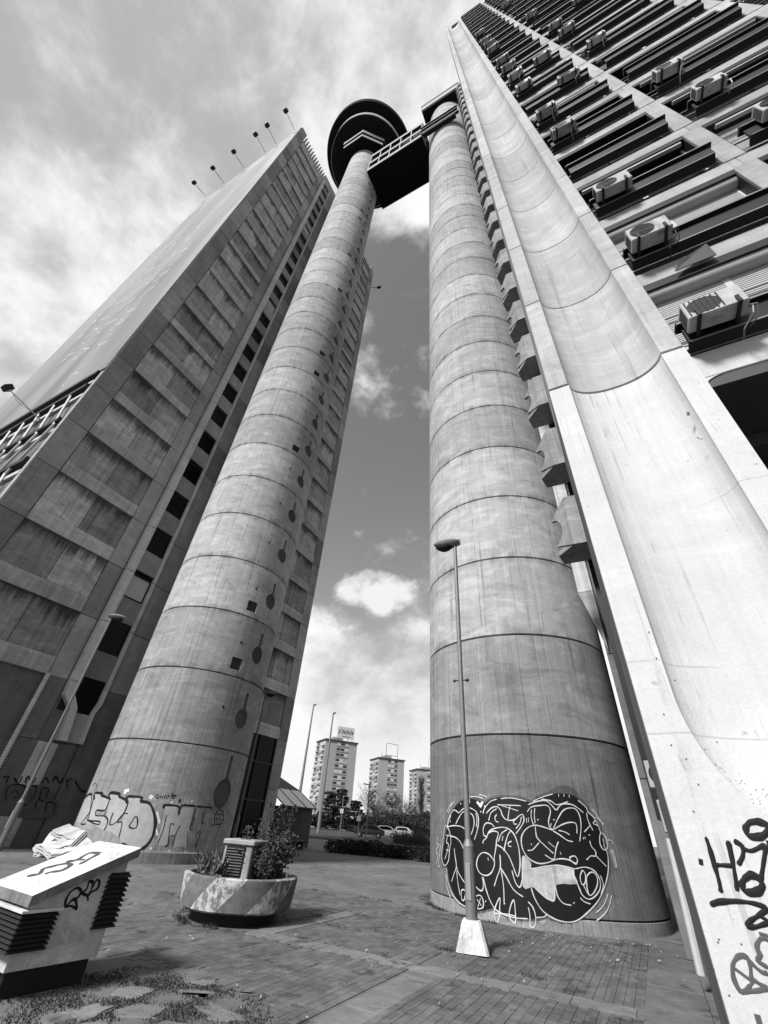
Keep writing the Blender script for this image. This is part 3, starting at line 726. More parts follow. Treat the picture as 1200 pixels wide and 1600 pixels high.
# lit fin of the shaft with slanting foot
fin_me = G().cbox(-.29, .10, 0, .14, 0, P - .012, .01).mesh('shaft_fin', M_LEDGE)
z = 7.3
while z < TTOP - P:
    place('shaft_fin', fin_me, tw, tl(0, 12.1, z)); z += P
G().prism_axis([(-.29, 7.29), (.10, 7.29), (.10, 5.6), (.0, 6.1)], 1, 12.1, 12.24).part('shaft_fin_foot', M_LEDGE, tw)
G().box(.16, .3, 10.9, 11.02, 2.0, TTOP - 2).part('down_pipe', M_DARKM, tw); G().box(.2, .32, 11.3, 11.4, 2.0, TTOP - 2).part('down_pipe', M_EDGE, tw)
# concrete hoods of the shaft, one a storey
hood = G()
hp = [(.0, 0.0), (.66, .32)]
for i in range(13):                                         # arched notch in the outer edge
    t = -math.pi / 2 + math.pi * i / 12; hp.append((.66 - .36 * math.cos(t) * 1.0, .76 + .42 * math.sin(t)))
hp += [(.66, 1.22), (.0, 1.62)]
dx, dy = -.45 / .66, .48 / .66
def CH(u, w, o): return (-.05 + dx * u + o * dy * 1, 9.9 + dy * u + o * (-dx) * 1, 7.6 + w)
hood.loft([[CH(u, w, 0) for u, w in hp], [CH(u, w, .10) for u, w in hp]], cap=True)
hood.loft([[(-.05, 9.9, 7.6), (.34, 9.9, 7.6), (.34, 9.9, 9.22), (-.05, 9.9, 9.22)], [(-.05, 10.0, 7.6), (.34, 10.0, 7.6), (.34, 10.0, 9.22), (-.05, 10.0, 9.22)]], cap=True)
for gg in (hood,): gg.v = [(x, y, 7.6 + (z - 7.6) * .94) for x, y, z in gg.v]
hood_me = hood.mesh('window_hood', M_RINGB2, (8, 15.3, 0))
und = G().prism([(-.04, 9.93), (.33, 9.93), (.33, 10.9), (-.42, 10.9), (-.50, 10.42)], 7.62, 7.75)
und.prism([(.20, 9.93), (.33, 9.93), (.33, 10.9), (.20, 10.9)], 7.75, 9.1)
und_me = und.mesh('hood_underside', M_RINGB2, (8, 15.3, 0))
k = 0
while 7.6 + P * k + 1.7 < TTOP:
    h = place('window_hood', hood_me, tw, (0, 0, P * k)); place('hood_underside', und_me, h); k += 1
# beams and ribs of the facade
RIBX = [(4.50, 4.88), (8.05, 8.43), (11.6, 11.98), (15.15, 15.53)]
BAYS = [(2.045, 4.50)] + [(RIBX[i][1], RIBX[i + 1][0]) for i in range(3)]
for k, zk in enumerate(TZ):
    mt = M_WHITEC if k == 0 else M_BEAM
    xs_ = [2.042] + [r[0] + .19 for r in RIBX]
    for i in range(4):
        G().cbox(xs_[i] + (.002 if i else 0), xs_[i + 1] - .002, FY, FY + .5, zk, zk + (.54 if k == 0 else .43), .012).part('beam', mt, tw)
ribm = G().cbox(0, .38, -.012, .5, -.11, P - .56, .012).mesh('rib', M_BEAM)
for k, zk in enumerate(TZ):
    for (a, b_) in RIBX: place('rib', ribm, tw, tl(a, FY, zk + .55))
# bays: spandrel, window, shutter, all in the bay's own space
def spandrel_mesh(L):
    g = G(); e = .10
    g.loft([[(e, -.03, .565), (e, -.20, .62), (e, -.22, .98), (e, -.18, .98), (e, -.16, .65), (e, -.012, .60)], [(L - e, -.03, .565), (L - e, -.20, .62), (L - e, -.22, .98), (L - e, -.18, .98), (L - e, -.16, .65), (L - e, -.012, .60)]], cap=True)
    g.box(e - .05, L - e + .05, -.28, -.12, .98, 1.05)
    g.box(.004, L - .004, .02, .14, .435, .56)  # black strip above the beam, standing in for the shadow gap
    return g.mesh('spandrel', M_DARKM)
def lip_mesh(L):
    g = G(); g.box(.06, L - .06, -.294, -.281, .99, 1.02); g.box(.12, L - .12, -.215, -.203, .60, .625); g.box(.05, L - .05, -.03, -.012, .545, .56); g.box(.05, L - .05, .10, .13, 1.30, 1.325); g.box(.05, L - .05, .16, .18, 1.85, 1.87); return g.mesh('metal_lip', M_EDGE)
def winframe(L, dark=False):
    g = G(); y0, y1 = .24, .32
    for (a, b_) in ((0, .07), (L / 2 - .05, L / 2 + .05), (L - .07, L)): g.box(a, b_, y0, y1, 1.0, 2.74)
    for (a, b_) in ((1.0, 1.07), (2.66, 2.74)): 
        g.box(.07, L / 2 - .05, y0 + .004, y1, a, b_); g.box(L / 2 + .05, L - .07, y0 + .004, y1, a, b_)
    return g.mesh('window', M_DARKM if dark else M_FRAME)
def pane(L, s):
    a = .07 if s == 0 else L / 2 + .05; return G().box(a, a + L / 2 - .12, .285, .295, 1.07, 2.66).mesh('pane', M_GLASS)
def shutter(L, s, frac):
    g = G(); a = .07 if s == 0 else L / 2 + .05; z0 = 2.66 - 1.58 * frac; n = int(1.58 * frac / .052)
    for i in range(n):
        z = 2.66 - (i + 1) * .052
        g.loft([[(a, .262, z), (a, .248, z + .012), (a, .248, z + .038), (a, .262, z + .050)], [(a + L / 2 - .12, .262, z), (a + L / 2 - .12, .248, z + .012), (a + L / 2 - .12, .248, z + .038), (a + L / 2 - .12, .262, z + .050)]], cap=True)
    return g.mesh('shutter', M_SHUT)
def shutbox(L):
    g = G(); pr = [(.30, 2.45)] + [(.16 - .11 * math.sin(math.pi * i / 8) , 2.60 - .15 * math.cos(math.pi * i / 8)) for i in range(9)] + [(.30, 2.75)]
    g.loft([[(0.03, y, z) for y, z in pr], [(L - .03, y, z) for y, z in pr]], cap=True); return g.mesh('shutter_box', M_BOX, smooth=True)
cache = {}
def cached(key, fn):
    if key not in cache: cache[key] = fn()
    return cache[key]
rb = random.Random(11)
G().box(2.05, 15.5, FY + .42, FY + .48, 7.2, TTOP).part('window_wall', M_BLACK, tw)
def shade_lintel(L): return G().box(.01, L - .01, .006, .40, 2.60, 2.775).mesh('shade_lintel', M_DARKM)  # dark window head, added so the beam's underside reads as shaded
def shade_jamb(L, s): return G().box(.0 if s == 0 else L - .03, .03 if s == 0 else L, .02, .40, .6, 2.60).mesh('shade_jamb', M_DARKM)  # dark lining added so the sides of the window recess read as shaded
for k, zk in enumerate(TZ):
    for i, (a, b_) in enumerate(BAYS):
        L = round(b_ - a, 3); loc = tl(a, FY, zk)
        sp = place('spandrel', cached(('s', L), lambda: spandrel_mesh(L)), tw, loc)
        place('metal_lip', cached(('l', L), lambda: lip_mesh(L)), sp)
        dk = rb.random() < .7 and not (k < 3 and i == 0); w = place('window', cached(('w', L, dk), lambda: winframe(L, dk)), tw, loc)
        place('shade_lintel', cached(('t', L), lambda: shade_lintel(L)), w); [place('shade_jamb', cached(('j', L, s), lambda: shade_jamb(L, s)), w) for s in (0, 1)]
        for s in (0, 1):
            place('pane', cached(('p', L, s), lambda: pane(L, s)), w)
            r_ = rb.random()
            fr = 1.0 if k == 0 else (.0 if r_ < .74 else rb.choice((.3, .5, .75, 1.0)))
            if k == 1 and i == 0: fr = (0.55, 1.0)[s]
            if s == 0 and rb.random() < .6 and k: place('blind_rail', cached(('r', L), lambda: G().box(.15, L - .15, -.03, .05, 2.34, 2.41).mesh('blind_rail', M_BOX)), w)
            if fr: place('shutter', cached(('h', L, s, fr), lambda: shutter(L, s, fr)), w)
        if k == 0 or rb.random() < .16: place('shutter_box', cached(('b', L), lambda: shutbox(L)), w)
# bent sheet on the first floor shutter box
G().add([(2.62, 4.90, 9.62), (3.22, 4.90, 9.62), (3.20, 4.86, 10.0), (2.75, 4.86, 9.80), (2.62, 4.92, 9.625), (3.22, 4.92, 9.625), (3.20, 4.88, 10.0), (2.75, 4.88, 9.80)], [(0, 1, 2, 3), (7, 6, 5, 4), (0, 4, 5, 1), (1, 5, 6, 2), (2, 6, 7, 3), (3, 7, 4, 0)]).part('bent_sheet', M_SOFF, tw)
# parapet
G().box(.9, TXE, FY + .02, 25.6, TTOP, TTOP + .9).part('parapet', M_BEAM, tw)
# open ground floor: rounded white corner, grey soffit, recessed glazing
g = G(); pr = [(2.042, 6.895), (2.35, 6.895)] + [(2.35 - .30 * math.sin(t), 6.595 + .30 * math.cos(t) - .0) for t in [i * math.pi / 16 for i in range(1, 9)]] + [(2.042, 6.595)]
g.prism_axis(pr, 1, FY, FY + .45); g.part('rounded_corner', M_WHITEC, tw)
G().box(2.05, TXE, FY + .02, 9.0, 6.70, 6.89).part('soffit', M_SOFF, tw)
G().box(2.05, TXE, 6.2, 6.5, 6.45, 6.69).part('soffit_beam', M_SOFF, tw)
G().box(2.05, TXE, 9.0, 9.1, 0, 6.89).part('ground_floor_glazing', M_GLASS, tw)
for i in range(8): G().box(2.3 + i * 1.7, 2.4 + i * 1.7, 8.9, 9.0, 0, 6.69).part('mullion', M_DARKM, tw)
for (a, b_) in RIBX: G().cbox(a, b_, FY + .05, FY + .55, 0, 6.69, .02).part('column', M_WHITEC, tw)

# ---------------------------------------------------------------- air conditioners
def ac_proto(round_grille=True):
    w, d, h = .82, .30, .56
    parts = []
    g = G().cbox(-w / 2, w / 2, -d, 0, 0, h, .018); parts.append(('casing', g.mesh('casing', M_ACW)))
    g = G(); cx = -.13
    if round_grille:
        for r0 in (.05, .085, .12, .155, .19, .225):
            g.lathe([(r0, 0), (r0 + .018, 0), (r0 + .018, .012), (r0, .012), (r0, 0)], 28)
        g.v = [(cx + x, -d - .001 - z, h / 2 + y) for x, y, z in g.v]
    else:
        for i in range(7): g.box(cx - .24 + i * .075, cx - .222 + i * .075, -d - .014, -d - .002, .05, h - .05)
    parts.append(('grille', g.mesh('grille', M_DARKM)))
    g = G().lathe([(0, 0), (.235, 0), (.235, .004), (0, .004)], 28); g.v = [(cx + x, -d - .0015 - z * .3, h / 2 + y) for x, y, z in g.v]
    parts.append(('fan_opening', g.mesh('fan_opening', M_BLACK)))
    g = G()
    for i in range(7): g.box(-w / 2 - .006, -w / 2 - .0005, -d + .04, -.04, .08 + i * .06, .105 + i * .06)
    parts.append(('side_louvre', g.mesh('side_louvre', M_DARKM)))
    for s in (-.27, .27):
        g = G().box(s - .025, s + .025, -d - .05, .12, -.05, -.002); g.box(s - .025, s + .025, -d - .045, -d - .02, -.002, .16); parts.append(('bracket', g.mesh('bracket', M_DARKM)))
    g = G().tube([(.41, -.1, .2), (.52, -.14, .12), (.50, -.10, -.12), (.42, .0, -.22), (.44, .12, -.15)], .016, 6); parts.append(('hose', g.mesh('hose', M_FRAME)))
    return parts
ACR, ACS = ac_proto(True), ac_proto(False)
rac = random.Random(17)
def ac_unit(loc, parts, label, rz=0.0, group='air conditioners on the residential tower', sc=.80):
    o = root('air_conditioner', loc, label, 'air conditioner', group, rz + rac.uniform(-.05, .05)); o.scale = (sc * rac.uniform(.92, 1.1), sc * rac.uniform(.9, 1.1), sc * rac.uniform(.9, 1.08))
    o.rotation_euler.y = rac.uniform(-.03, .03)
    g = G(); x1 = rac.uniform(.30, .48); q = rac.uniform(-.1, .1)
    g.tube([(.40, -.08, .15), (x1, -.2, -.08), (x1 - .1 + q, -.22, -.30), (x1 - .2, -.05, -.42), (x1 - .15, .2, -.34)], .014, 5)
    if rac.random() < .5: g.tube([(.40, -.12, .12), (x1 + .08, -.18, -.02), (x1 + .05, -.05, -.2), (x1, .15, -.12)], .010, 5)
    if rac.random() < .75 and group: place('cable', g.mesh('cable', rac.choice((M_DARKM, M_EDGE, M_FRAME))), o)
    for nm, me in parts:
        if nm != 'hose' or 'hose' in label: place(nm, me, o)
    return o
AC = [(0, 2.50, 0, 'square-grilled air conditioner nearest the viewer, just above the white beam'),
      (1, 2.48, 1, 'white air conditioner one floor above the square-grilled one, beside the pier'),
      (2, 2.55, 1, 'white air conditioner two floors above the square-grilled one, left of a pale shutter'),
      (2, 5.50, 1, 'air conditioner with hanging hose, lowest one right of the first rib'),
      (3, 5.30, 1, 'round-fanned air conditioner with two hanging hoses, second lowest right of the first rib'),
      (4, 5.30, 0, 'air conditioner third lowest right of the first rib'),
      (4, 2.55, 0, 'air conditioner beside the pier on row five of the spandrels'),
      (5, 2.50, 1, 'air conditioner beside the pier on row six of the spandrels'),
      (6, 3.75, 1, 'air conditioner close to the left side of the first rib, lower of two there'),
      (8, 3.70, 0, 'air conditioner close to the left side of the first rib, upper of two there'),
      (7, 5.35, 1, 'air conditioner right of the first rib on the eighth row of spandrels'),
      (9, 5.30, 1, 'air conditioner right of the first rib on the tenth row, lower of two close together'),
      (10, 5.25, 0, 'air conditioner right of the first rib on the eleventh row, upper of two close together'),
      (13, 5.25, 1, 'air conditioner right of the first rib on the fourteenth row'),
      (11, 7.0, 1, 'air conditioner in the middle of the second bay near the picture top'),
      (18, 5.25, 1, 'highest air conditioner right of the first rib')] + \
     [(k, 2.5, k % 2, 'air conditioner beside the pier on row %s of the spandrels' % w) for k, w in ((7, 'eight'), (8, 'nine'), (9, 'ten'), (10, 'eleven'), (12, 'thirteen'), (13, 'fourteen'), (14, 'fifteen'), (16, 'seventeen'))]
for (k, x, rnd, lab) in AC:
    ac_unit((x, FY - .28, TZ[k] + .68), ACR if rnd else ACS, lab)
# two on the end wall behind the pier, seen in the narrow gap
ac_unit((.53, 10.15, 2.42), ACR, 'white air conditioner in the gap beside the graffiti tower, upper of the pair')
ac_unit((.54, 10.15, 1.80), ACS, 'white air conditioner in the gap beside the graffiti tower, lower of the pair')
ac_unit((.56, 10.15, 4.48), ACR, 'air conditioner high in the narrow gap between pier and graffiti tower')
dp = G().tube([(.24, 9.85, 1.72), (.22, 9.85, 1.2), (.17, 9.85, .18)], .055, 8).part('drain_pipe', M_FRAME, None, smooth=True)
props(dp, 'white drain pipe running down behind the pier foot', 'pipe')
# ---------------------------------------------------------------- street lamps
def street_lamp(loc, h, label, head_dir, foot=True, group='street lamps', r0=.10, r1=.058, lean=(0, 0)):
    o = root('street_lamp', loc, label, 'street lamp', group)
    top = Vector((lean[0], lean[1], h))
    if foot:
        g = G(); b0, b1, hh = .27, .155, .38
        ca, sa = math.cos(.25), math.sin(.25)
        def sq(s, z): return [(x * ca - y * sa, x * sa + y * ca, z) for x, y in ((-s, -s + .04), (-s + .04, -s), (s - .04, -s), (s, -s + .04), (s, s - .04), (s - .04, s), (-s + .04, s), (-s, s - .04))]
        g.loft([sq(b0, 0), sq(b0 - .01, .03), sq(b1 + .01, hh - .03), sq(b1 - .01, hh)], cap=True)
        ft = g.part('concrete_foot', M_WHITED, o, local=True)
        cr = G()                                            # crack down the front of the foot
        n = Vector((-.25, -1, 0)).normalized(); t = Vector((1, -.25, 0)).normalized()
        pts = [(-.06, .37), (-.045, .30), (-.075, .22), (-.055, .15), (-.10, .07), (-.12, .0)]
        for i in range(5):
            for (u, w), (u2, w2) in ((pts[i], pts[i + 1]),):
                f = lambda u, w, d: tuple(-n * 0 + t * u + Vector((n.x, n.y, 0)) * (b0 + (b1 - b0) * w / hh + d) + Vector((0, 0, w)))
                cr.quad(f(u - .008, w, .003), f(u + .008, w, .003), f(u2 + .008, w2, .003), f(u2 - .008, w2, .003))
        cr.part('crack', M_BLACK, ft, local=True, fix=False)
    z0 = .36 if foot else 0.0
    G().tube([(0, 0, z0), (0, 0, 1.36)], r0, 16).part('lower_pole', M_POLE, o, smooth=True, local=True)
    G().lathe([(r0, 1.34), (r0 + .004, 1.36), (r1 + .008, 1.44), (r1, 1.46)], 16).part('collar', M_POLE, o, smooth=True, local=True)
    G().tube([(0, 0, 1.4), tuple(top * .5), tuple(top)], r1, 12, r1 * .82).part('upper_pole', M_POLE, o, smooth=True, local=True)
    g = G().cbox(-.045, .045, -r0 - .012, -r0 + .03, .62, 1.12, .006); g.part('service_door', M_POLEL, o, local=True)
    hd = Vector((head_dir[0], head_dir[1], 0)).normalized(); sd_ = Vector((-hd.y, hd.x, 0))
    g = G(); rings = []
    for i in range(9):
        t = i / 8; w = .18 * math.sin(math.pi * min(1, .12 + t * .86)) ** .6 + .02; hgt = .11 * math.sin(math.pi * min(1, .1 + t * .88)) ** .7 + .012
        c = top + hd * (-.14 + .74 * t) + Vector((0, 0, .05))
        rings.append([tuple(c + sd_ * (w * math.cos(a)) + Vector((0, 0, hgt * math.sin(a) * (1.25 if math.sin(a) < 0 else .75)))) for a in [2 * math.pi * j / 12 for j in range(12)]])
    g.loft(rings, cap=True); hdm = g.part('lamp_head', M_POLEL, o, smooth=True, local=True)
    g = G(); rings = []
    for i in range(7):
        t = i / 6; w = .155 * math.sin(math.pi * (.1 + t * .8)) ** .6; 
        c = top + hd * (.06 + .48 * t) + Vector((0, 0, -.045))
        rings.append([tuple(c + sd_ * (w * math.cos(a)) + Vector((0, 0, -.17 * abs(math.sin(a)) * math.sin(math.pi * (.1 + t * .8))))) for a in [math.pi * j / 8 for j in range(9)]])
    g.loft(rings, closed=False); g.part('lamp_bowl', M_DARKM, hdm, smooth=True, local=True)
    G().box(-.06 , .06, -.06, .06, 0, .07).xf(Matrix.Translation(top + Vector((0, 0, -.02)))).part('clamp', M_DARKM, hdm, local=True)
    return o
sl = street_lamp((-3.08, 9.50, .02), 8.05, 'tall steel street lamp on a cracked white concrete foot before the graffiti', (-1, -.15))
g = G().tube([(-.17, .0, 4.32), (.17, 0, 4.32)], .012, 6); g.tube([(.12, 0, 4.32), (.18, 0, 4.32)], .035, 8); g.tube([(-.18, 0, 4.32), (-.14, 0, 4.32)], .03, 8); g.part('cable_clip', M_DARKM, sl, local=True)
d = ray(15, 1290); xx = -19.9; base = Vector((xx, d.y / d.x * xx, 0))
d2 = ray(168, 962); hh = EYE + d2.z / math.hypot(d2.x, d2.y) * base.length
street_lamp(base, hh, 'steel street lamp in front of the dark graffiti wall of the office slab', (.9, .7), foot=False)
d = ray(378, 1250); xx = -19.2; base = Vector((xx, d.y / d.x * xx, 0)); d2 = ray(430, 1085)
street_lamp(base, EYE + d2.z / math.hypot(d2.x, d2.y) * base.length, 'dark street lamp right of the left stair tower against the slab end', (.7, .5), foot=False)
# tall bare masts beyond the square
for i, (pb, pt, D, lab) in enumerate([((470, 1230), (487, 1100), 74, 'tall bare mast left of the far apartment blocks'), ((497, 1300), (519, 1113), 76, 'tall bare mast in front of the block with the billboard')]):
    d = ray(*pb); v = Vector((d.x, d.y, 0)).normalized() * D; d2 = ray(*pt); h = EYE + d2.z / math.hypot(d2.x, d2.y) * D
    o = root('mast', v, lab, 'mast', 'bare masts beyond the square')
    G().tube([(0, 0, 0), (0, 0, h)], .26, 10, .10).part('pole', M_POLE, o, smooth=True, local=True)
    G().tube([(0, 0, h - .3), (.5, 0, h)], .09, 6).part('tip_arm', M_DARKM, o, local=True)
# floodlights on rods along the roof edge and at the banner's foot
def floodlight(base, tip, label, sz=.42, group='floodlights lighting the banner'):
    o = root('floodlight', base, label, 'floodlight', group)
    v = Vector(tip) - Vector(base)
    G().tube([(0, 0, 0), tuple(v)], .035, 6).part('rod', M_DARKM, o, local=True)
    g = G().cbox(-sz / 2, sz / 2, -sz * .3, sz * .3, -sz * .4, sz * .4, .03); g.xf(Matrix.Translation(v) @ Matrix.Rotation(R(-35), 4, 'X'))
    hd = g.part('lamp_head', M_DARKM, o, local=True)
    g = G().box(-sz * .4, sz * .4, sz * .3, sz * .31, -sz * .3, sz * .3); g.xf(Matrix.Translation(v) @ Matrix.Rotation(R(-35), 4, 'X')); g.part('lens', M_GLASS, hd, local=True)
    G().tube([tuple(v * .9 + Vector((0, 0, .05))), tuple(v * .6 + Vector((.05, 0, -.25))), tuple(v * .2)], .012, 4).part('cable', M_DARKM, o, local=True)
names = ['leftmost', 'second', 'third', 'fourth', 'fifth', 'rightmost']
for i, (xx, dz) in enumerate([(-40.4, -.6), (-36.4, -.4), (-32.2, -.1), (-28.0, .2), (-25.9, .5), (-22.5, .5)]):
    floodlight((xx, OY0 - .3, OT), (xx, OY0 - 2.5, OT + dz), '%s floodlight on a rod along the roof edge of the office slab' % names[i], .62)
fl = on_plane(12, 606, 1, 2.6); bp = on_plane(62, 655, 1, OY0 - .3)
floodlight(tuple(bp), tuple(fl), 'floodlight on a long rod below the banner at the left picture edge', .55)
floodlight((OX + .0, OY1 - .1, 74.5), (OX + 1.6, OY1 + .2, 73.6), 'small floodlight on a rod at the far edge of the office slab', .6)

# ---------------------------------------------------------------- ventilation shaft in the foreground
VS = root('ventilation_shaft', (-5.92, 3.60, 0), 'white concrete ventilation shaft with sloping lid, black louvres and scribbles', 'vent', rz=R(-4))
VL, VW = .93, .86                                            # along +Y, along -X
def vz(y): return .70 + (1.04 - .70) * y / VL                 # sloping top
G().box(-VW + .05, -.05, .05, VL - .05, 0, .21).part('plinth', M_BLACK, VS, local=True)
g = G(); g.loft([[(-VW, 0, .20), (0, 0, .20), (0, VL, .20), (-VW, VL, .20)], [(-VW, 0, vz(0)), (0, 0, vz(0)), (0, VL, vz(VL)), (-VW, VL, vz(VL))]], cap=True)
body = g.part('body', M_VENT, VS, local=True)
g = G(); o_ = .07
def lid(off): return [(-VW - o_, -o_, vz(-o_) + off), (o_, -o_, vz(-o_) + off), (o_, VL + o_, vz(VL + o_) + off), (-VW - o_, VL + o_, vz(VL + o_) + off)]
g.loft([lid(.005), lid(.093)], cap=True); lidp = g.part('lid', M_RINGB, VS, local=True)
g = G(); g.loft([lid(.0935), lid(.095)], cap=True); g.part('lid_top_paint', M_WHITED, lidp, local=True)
# front louvre block wraps the front corner, rear one hangs on the far side
def louvre_stack(x0, x1, y0, y1, z0, z1, n, nm='louvre_slat'):
    for i in range(n):
        a = z0 + (z1 - z0) * i / n; b_ = a + (z1 - z0) / n * .62
        G().loft([[(x0, y0, a), (x1, y0, a), (x1, y1, a), (x0, y1, a)], [(x0 + .02, y0 + .02, b_), (x1 - .02, y0 + .02, b_), (x1 - .02, y1 - .02, b_), (x0 + .02, y1 - .02, b_)]], cap=True).part(nm, M_BLACK if nm != 'x' else M_LOUV, VS, local=True)
    G().box(x0 + .03, x1 - .03, y0 + .03, y1 - .03, z0, z1).part('louvre_core', M_BLACK, VS, local=True)
louvre_stack(-VW + .02, .06, -.09, .30, .34, .63, 8)
louvre_stack(-VW + .06, .04, VL - .20, VL + .09, .44, .92, 11)
G().cbox(-VW + .02, .07, -.10, .31, .63, .655, .004).part('louvre_cap', M_WHITED, VS, local=True)
# ---------------------------------------------------------------- planter with ventilation block and plants
PC = Vector((-7.38, 8.38))
pl = root('round_planter', (PC.x, PC.y, 0), 'round concrete planter with peeling white diagonal stripes on a dark base', 'planter')
m, nt, b, N = bsdf('striped_planter_paint', .85, .2)
ob = node(nt, 'ShaderNodeTexCoord').outputs['Object']; pos = node(nt, 'ShaderNodeNewGeometry').outputs['Position']
ox, oy, oz = N.sep(ob)
ang = N.m('ADD', N.m('DIVIDE', N.m('ARCTAN2', oy, ox), R(60)), N.m('MULTIPLY', oz, -.95))
tri = N.m('FRACT', N.m('ADD', ang, 10.32))
wear = N.noise(pos, 7.5, 7, .7); wear2 = N.noise(N.mapv(pos, (9, 9, 1.2)), 1.0, 6, .7)
stripe = N.smooth(N.m('ADD', tri, N.m('MULTIPLY', N.m('SUBTRACT', wear, .5), .05)), .50, .515)
stripe = N.m('MULTIPLY', stripe, N.smooth(N.m('ADD', wear, N.m('MULTIPLY', wear2, .6)), .90, .70))
old = N.m('ADD', .15, N.m('MULTIPLY', N.m('SUBTRACT', wear, .35), .34))
drip = N.smooth(N.m('ADD', N.m('MULTIPLY', oz, .6), N.m('MULTIPLY', wear2, .9)), .86, .98)
v = N.mix(stripe, old, .74); v = N.m('MULTIPLY', v, N.m('SUBTRACT', 1.0, N.m('MULTIPLY', drip, .45)))
setgray(nt, b, N.m('MAXIMUM', v, .02)); bump(nt, b, wear, .01, .4); M_PLANT = m
seg = 40
G().lathe([(0, .16), (.98, .17), (1.03, .20), (1.09, .60), (1.09, .635), (1.06, .65), (.99, .65), (.97, .635), (.95, .45)], seg, (0, 0)).part('bowl', M_PLANT, pl, smooth=True, local=True)
G().lathe([(.80, 0), (.80, .165), (0, .166)], seg).part('base', M_BLACK, pl, smooth=True, local=True)
G().lathe([(0, .52), (.5, .55), (.96, .50)], 24).part('soil', M_SOIL, pl, smooth=True, local=True)
vb = root('ventilation_block', (PC.x - .14, PC.y + .05, .45), 'small chipped concrete ventilation block standing in the round planter', 'vent', rz=R(18))
G().cbox(-.30, .30, -.28, .28, 0, .62, .02).part('body', M_RINGB2, vb, local=True)
G().cbox(-.34, .34, -.32, .32, .62, .71, .02).part('lid', M_RIB, vb, local=True)
for i in range(10): G().loft([[(-.22, -.32, .17 + i * .043), (.14, -.32, .17 + i * .043), (.14, -.27, .19 + i * .043), (-.22, -.27, .19 + i * .043)], [(-.22, -.31, .182 + i * .043), (.14, -.31, .182 + i * .043), (.14, -.27, .20 + i * .043), (-.22, -.27, .20 + i * .043)]], cap=True).part('louvre_slat', M_LOUV, vb, local=True)
G().box(-.24, .16, -.30, -.281, .15, .61).part('louvre_back', M_BLACK, vb, local=True)
# agave leaves
ag = root('agave_plant', (PC.x - .42, PC.y - .45, .62), 'clump of pale sword leaves at the left edge of the planter', 'plant')
for i in range(46):
    a = random.uniform(0, 2 * math.pi); ln = random.uniform(.24, .44); tl_ = random.uniform(.15, 1.0)
    b0 = Vector((random.uniform(-.30, .30), random.uniform(-.14, .14), 0)); dirv = Vector((math.cos(a) * tl_, math.sin(a) * tl_, 1)).normalized(); side = dirv.cross(Vector((0, 0, 1))).normalized() * .022
    mid = b0 + dirv * ln * .6; tip = b0 + dirv * ln + Vector((math.cos(a), math.sin(a), -.3)) * ln * .18
    nrm = side.cross(dirv).normalized() * .006
    G().add([b0 - side, b0 + side, mid + side * .9, tip, mid - side * .9, mid + nrm * 2], [(0, 1, 5), (1, 2, 5), (2, 3, 5), (3, 4, 5), (4, 0, 5)]).part('leaf', M_LEAFL, ag, local=True, fix=False)
def leaf_cloud(g, center, rad, n, size, rnd, flat=.8, shell=.35, lean=(0, 0)):
    for _ in range(n):
        while True:
            p = Vector((rnd.uniform(-1, 1), rnd.uniform(-1, 1), rnd.uniform(-1, 1)))
            if shell < p.length < 1 or (p.length < 1 and rnd.random() < .25): break
        p = Vector((p.x * rad[0], p.y * rad[1], p.z * rad[2])) + Vector(center)
        u = Vector((rnd.gauss(0, 1), rnd.gauss(0, 1), rnd.gauss(0, 1))).normalized(); w = u.orthogonal().normalized() * size * rnd.uniform(.5, 1.2) * .5
        u = u * size * rnd.uniform(.6, 1.4)
        g.add([p - u * .5, p + w, p + u * .5, p - w], [(0, 1, 2, 3)])
rn = random.Random(5)
def shrub(loc, h, clumps, label, mat=M_LEAF, leaf=.05, n=260, name='shrub', stems=9, spread=.3):
    o = root(name, loc, label, 'shrub')
    g = G(); tips = []
    for i in range(stems):
        a = rn.uniform(0, 2 * math.pi); r = rn.uniform(.1, spread)
        tip = Vector((math.cos(a) * r * 1.6, math.sin(a) * r * 1.6, h * rn.uniform(.6, 1.0))); mid = Vector((math.cos(a) * r * .7, math.sin(a) * r * .7, tip.z * .5)); tips.append(tip)
        g.tube([(math.cos(a) * .05, math.sin(a) * .05, 0), tuple(mid), tuple(tip)], .012, 5, .005)
    g.part('stems', M_BARK, o, local=True)
    g = G()
    for t in tips:
        for f in (.45, .7, 1.0): leaf_cloud(g, (t.x * f * 1.05, t.y * f * 1.05, t.z * f), (.16 * clumps, .16 * clumps, .15 * clumps), n // 9, leaf, rn, shell=.0)
    props(g.part('foliage', mat, o, local=True, fix=False), kind='stuff'); return o
shrub((PC.x + .30, PC.y + .30, .50), .74, 1.0, 'leafy dark shrub on the right side of the planter', M_LEAF, .055, 420, stems=18, spread=.36)
shrub((PC.x + .15, PC.y + .62, .50), 1.25, .6, 'tall loose shrub rising behind the planter block', M_LEAF, .045, 220, stems=14, spread=.24)
shrub((PC.x + .62, PC.y + .05, .55), .50, .8, 'low shrub spilling at the right rim of the planter', M_LEAF, .04, 240, stems=8, spread=.18)
shrub((PC.x - .30, PC.y + .55, .55), .95, .6, 'thin pale-tipped shrub left of the planter block', M_LEAFL, .04, 160, stems=6, spread=.16)
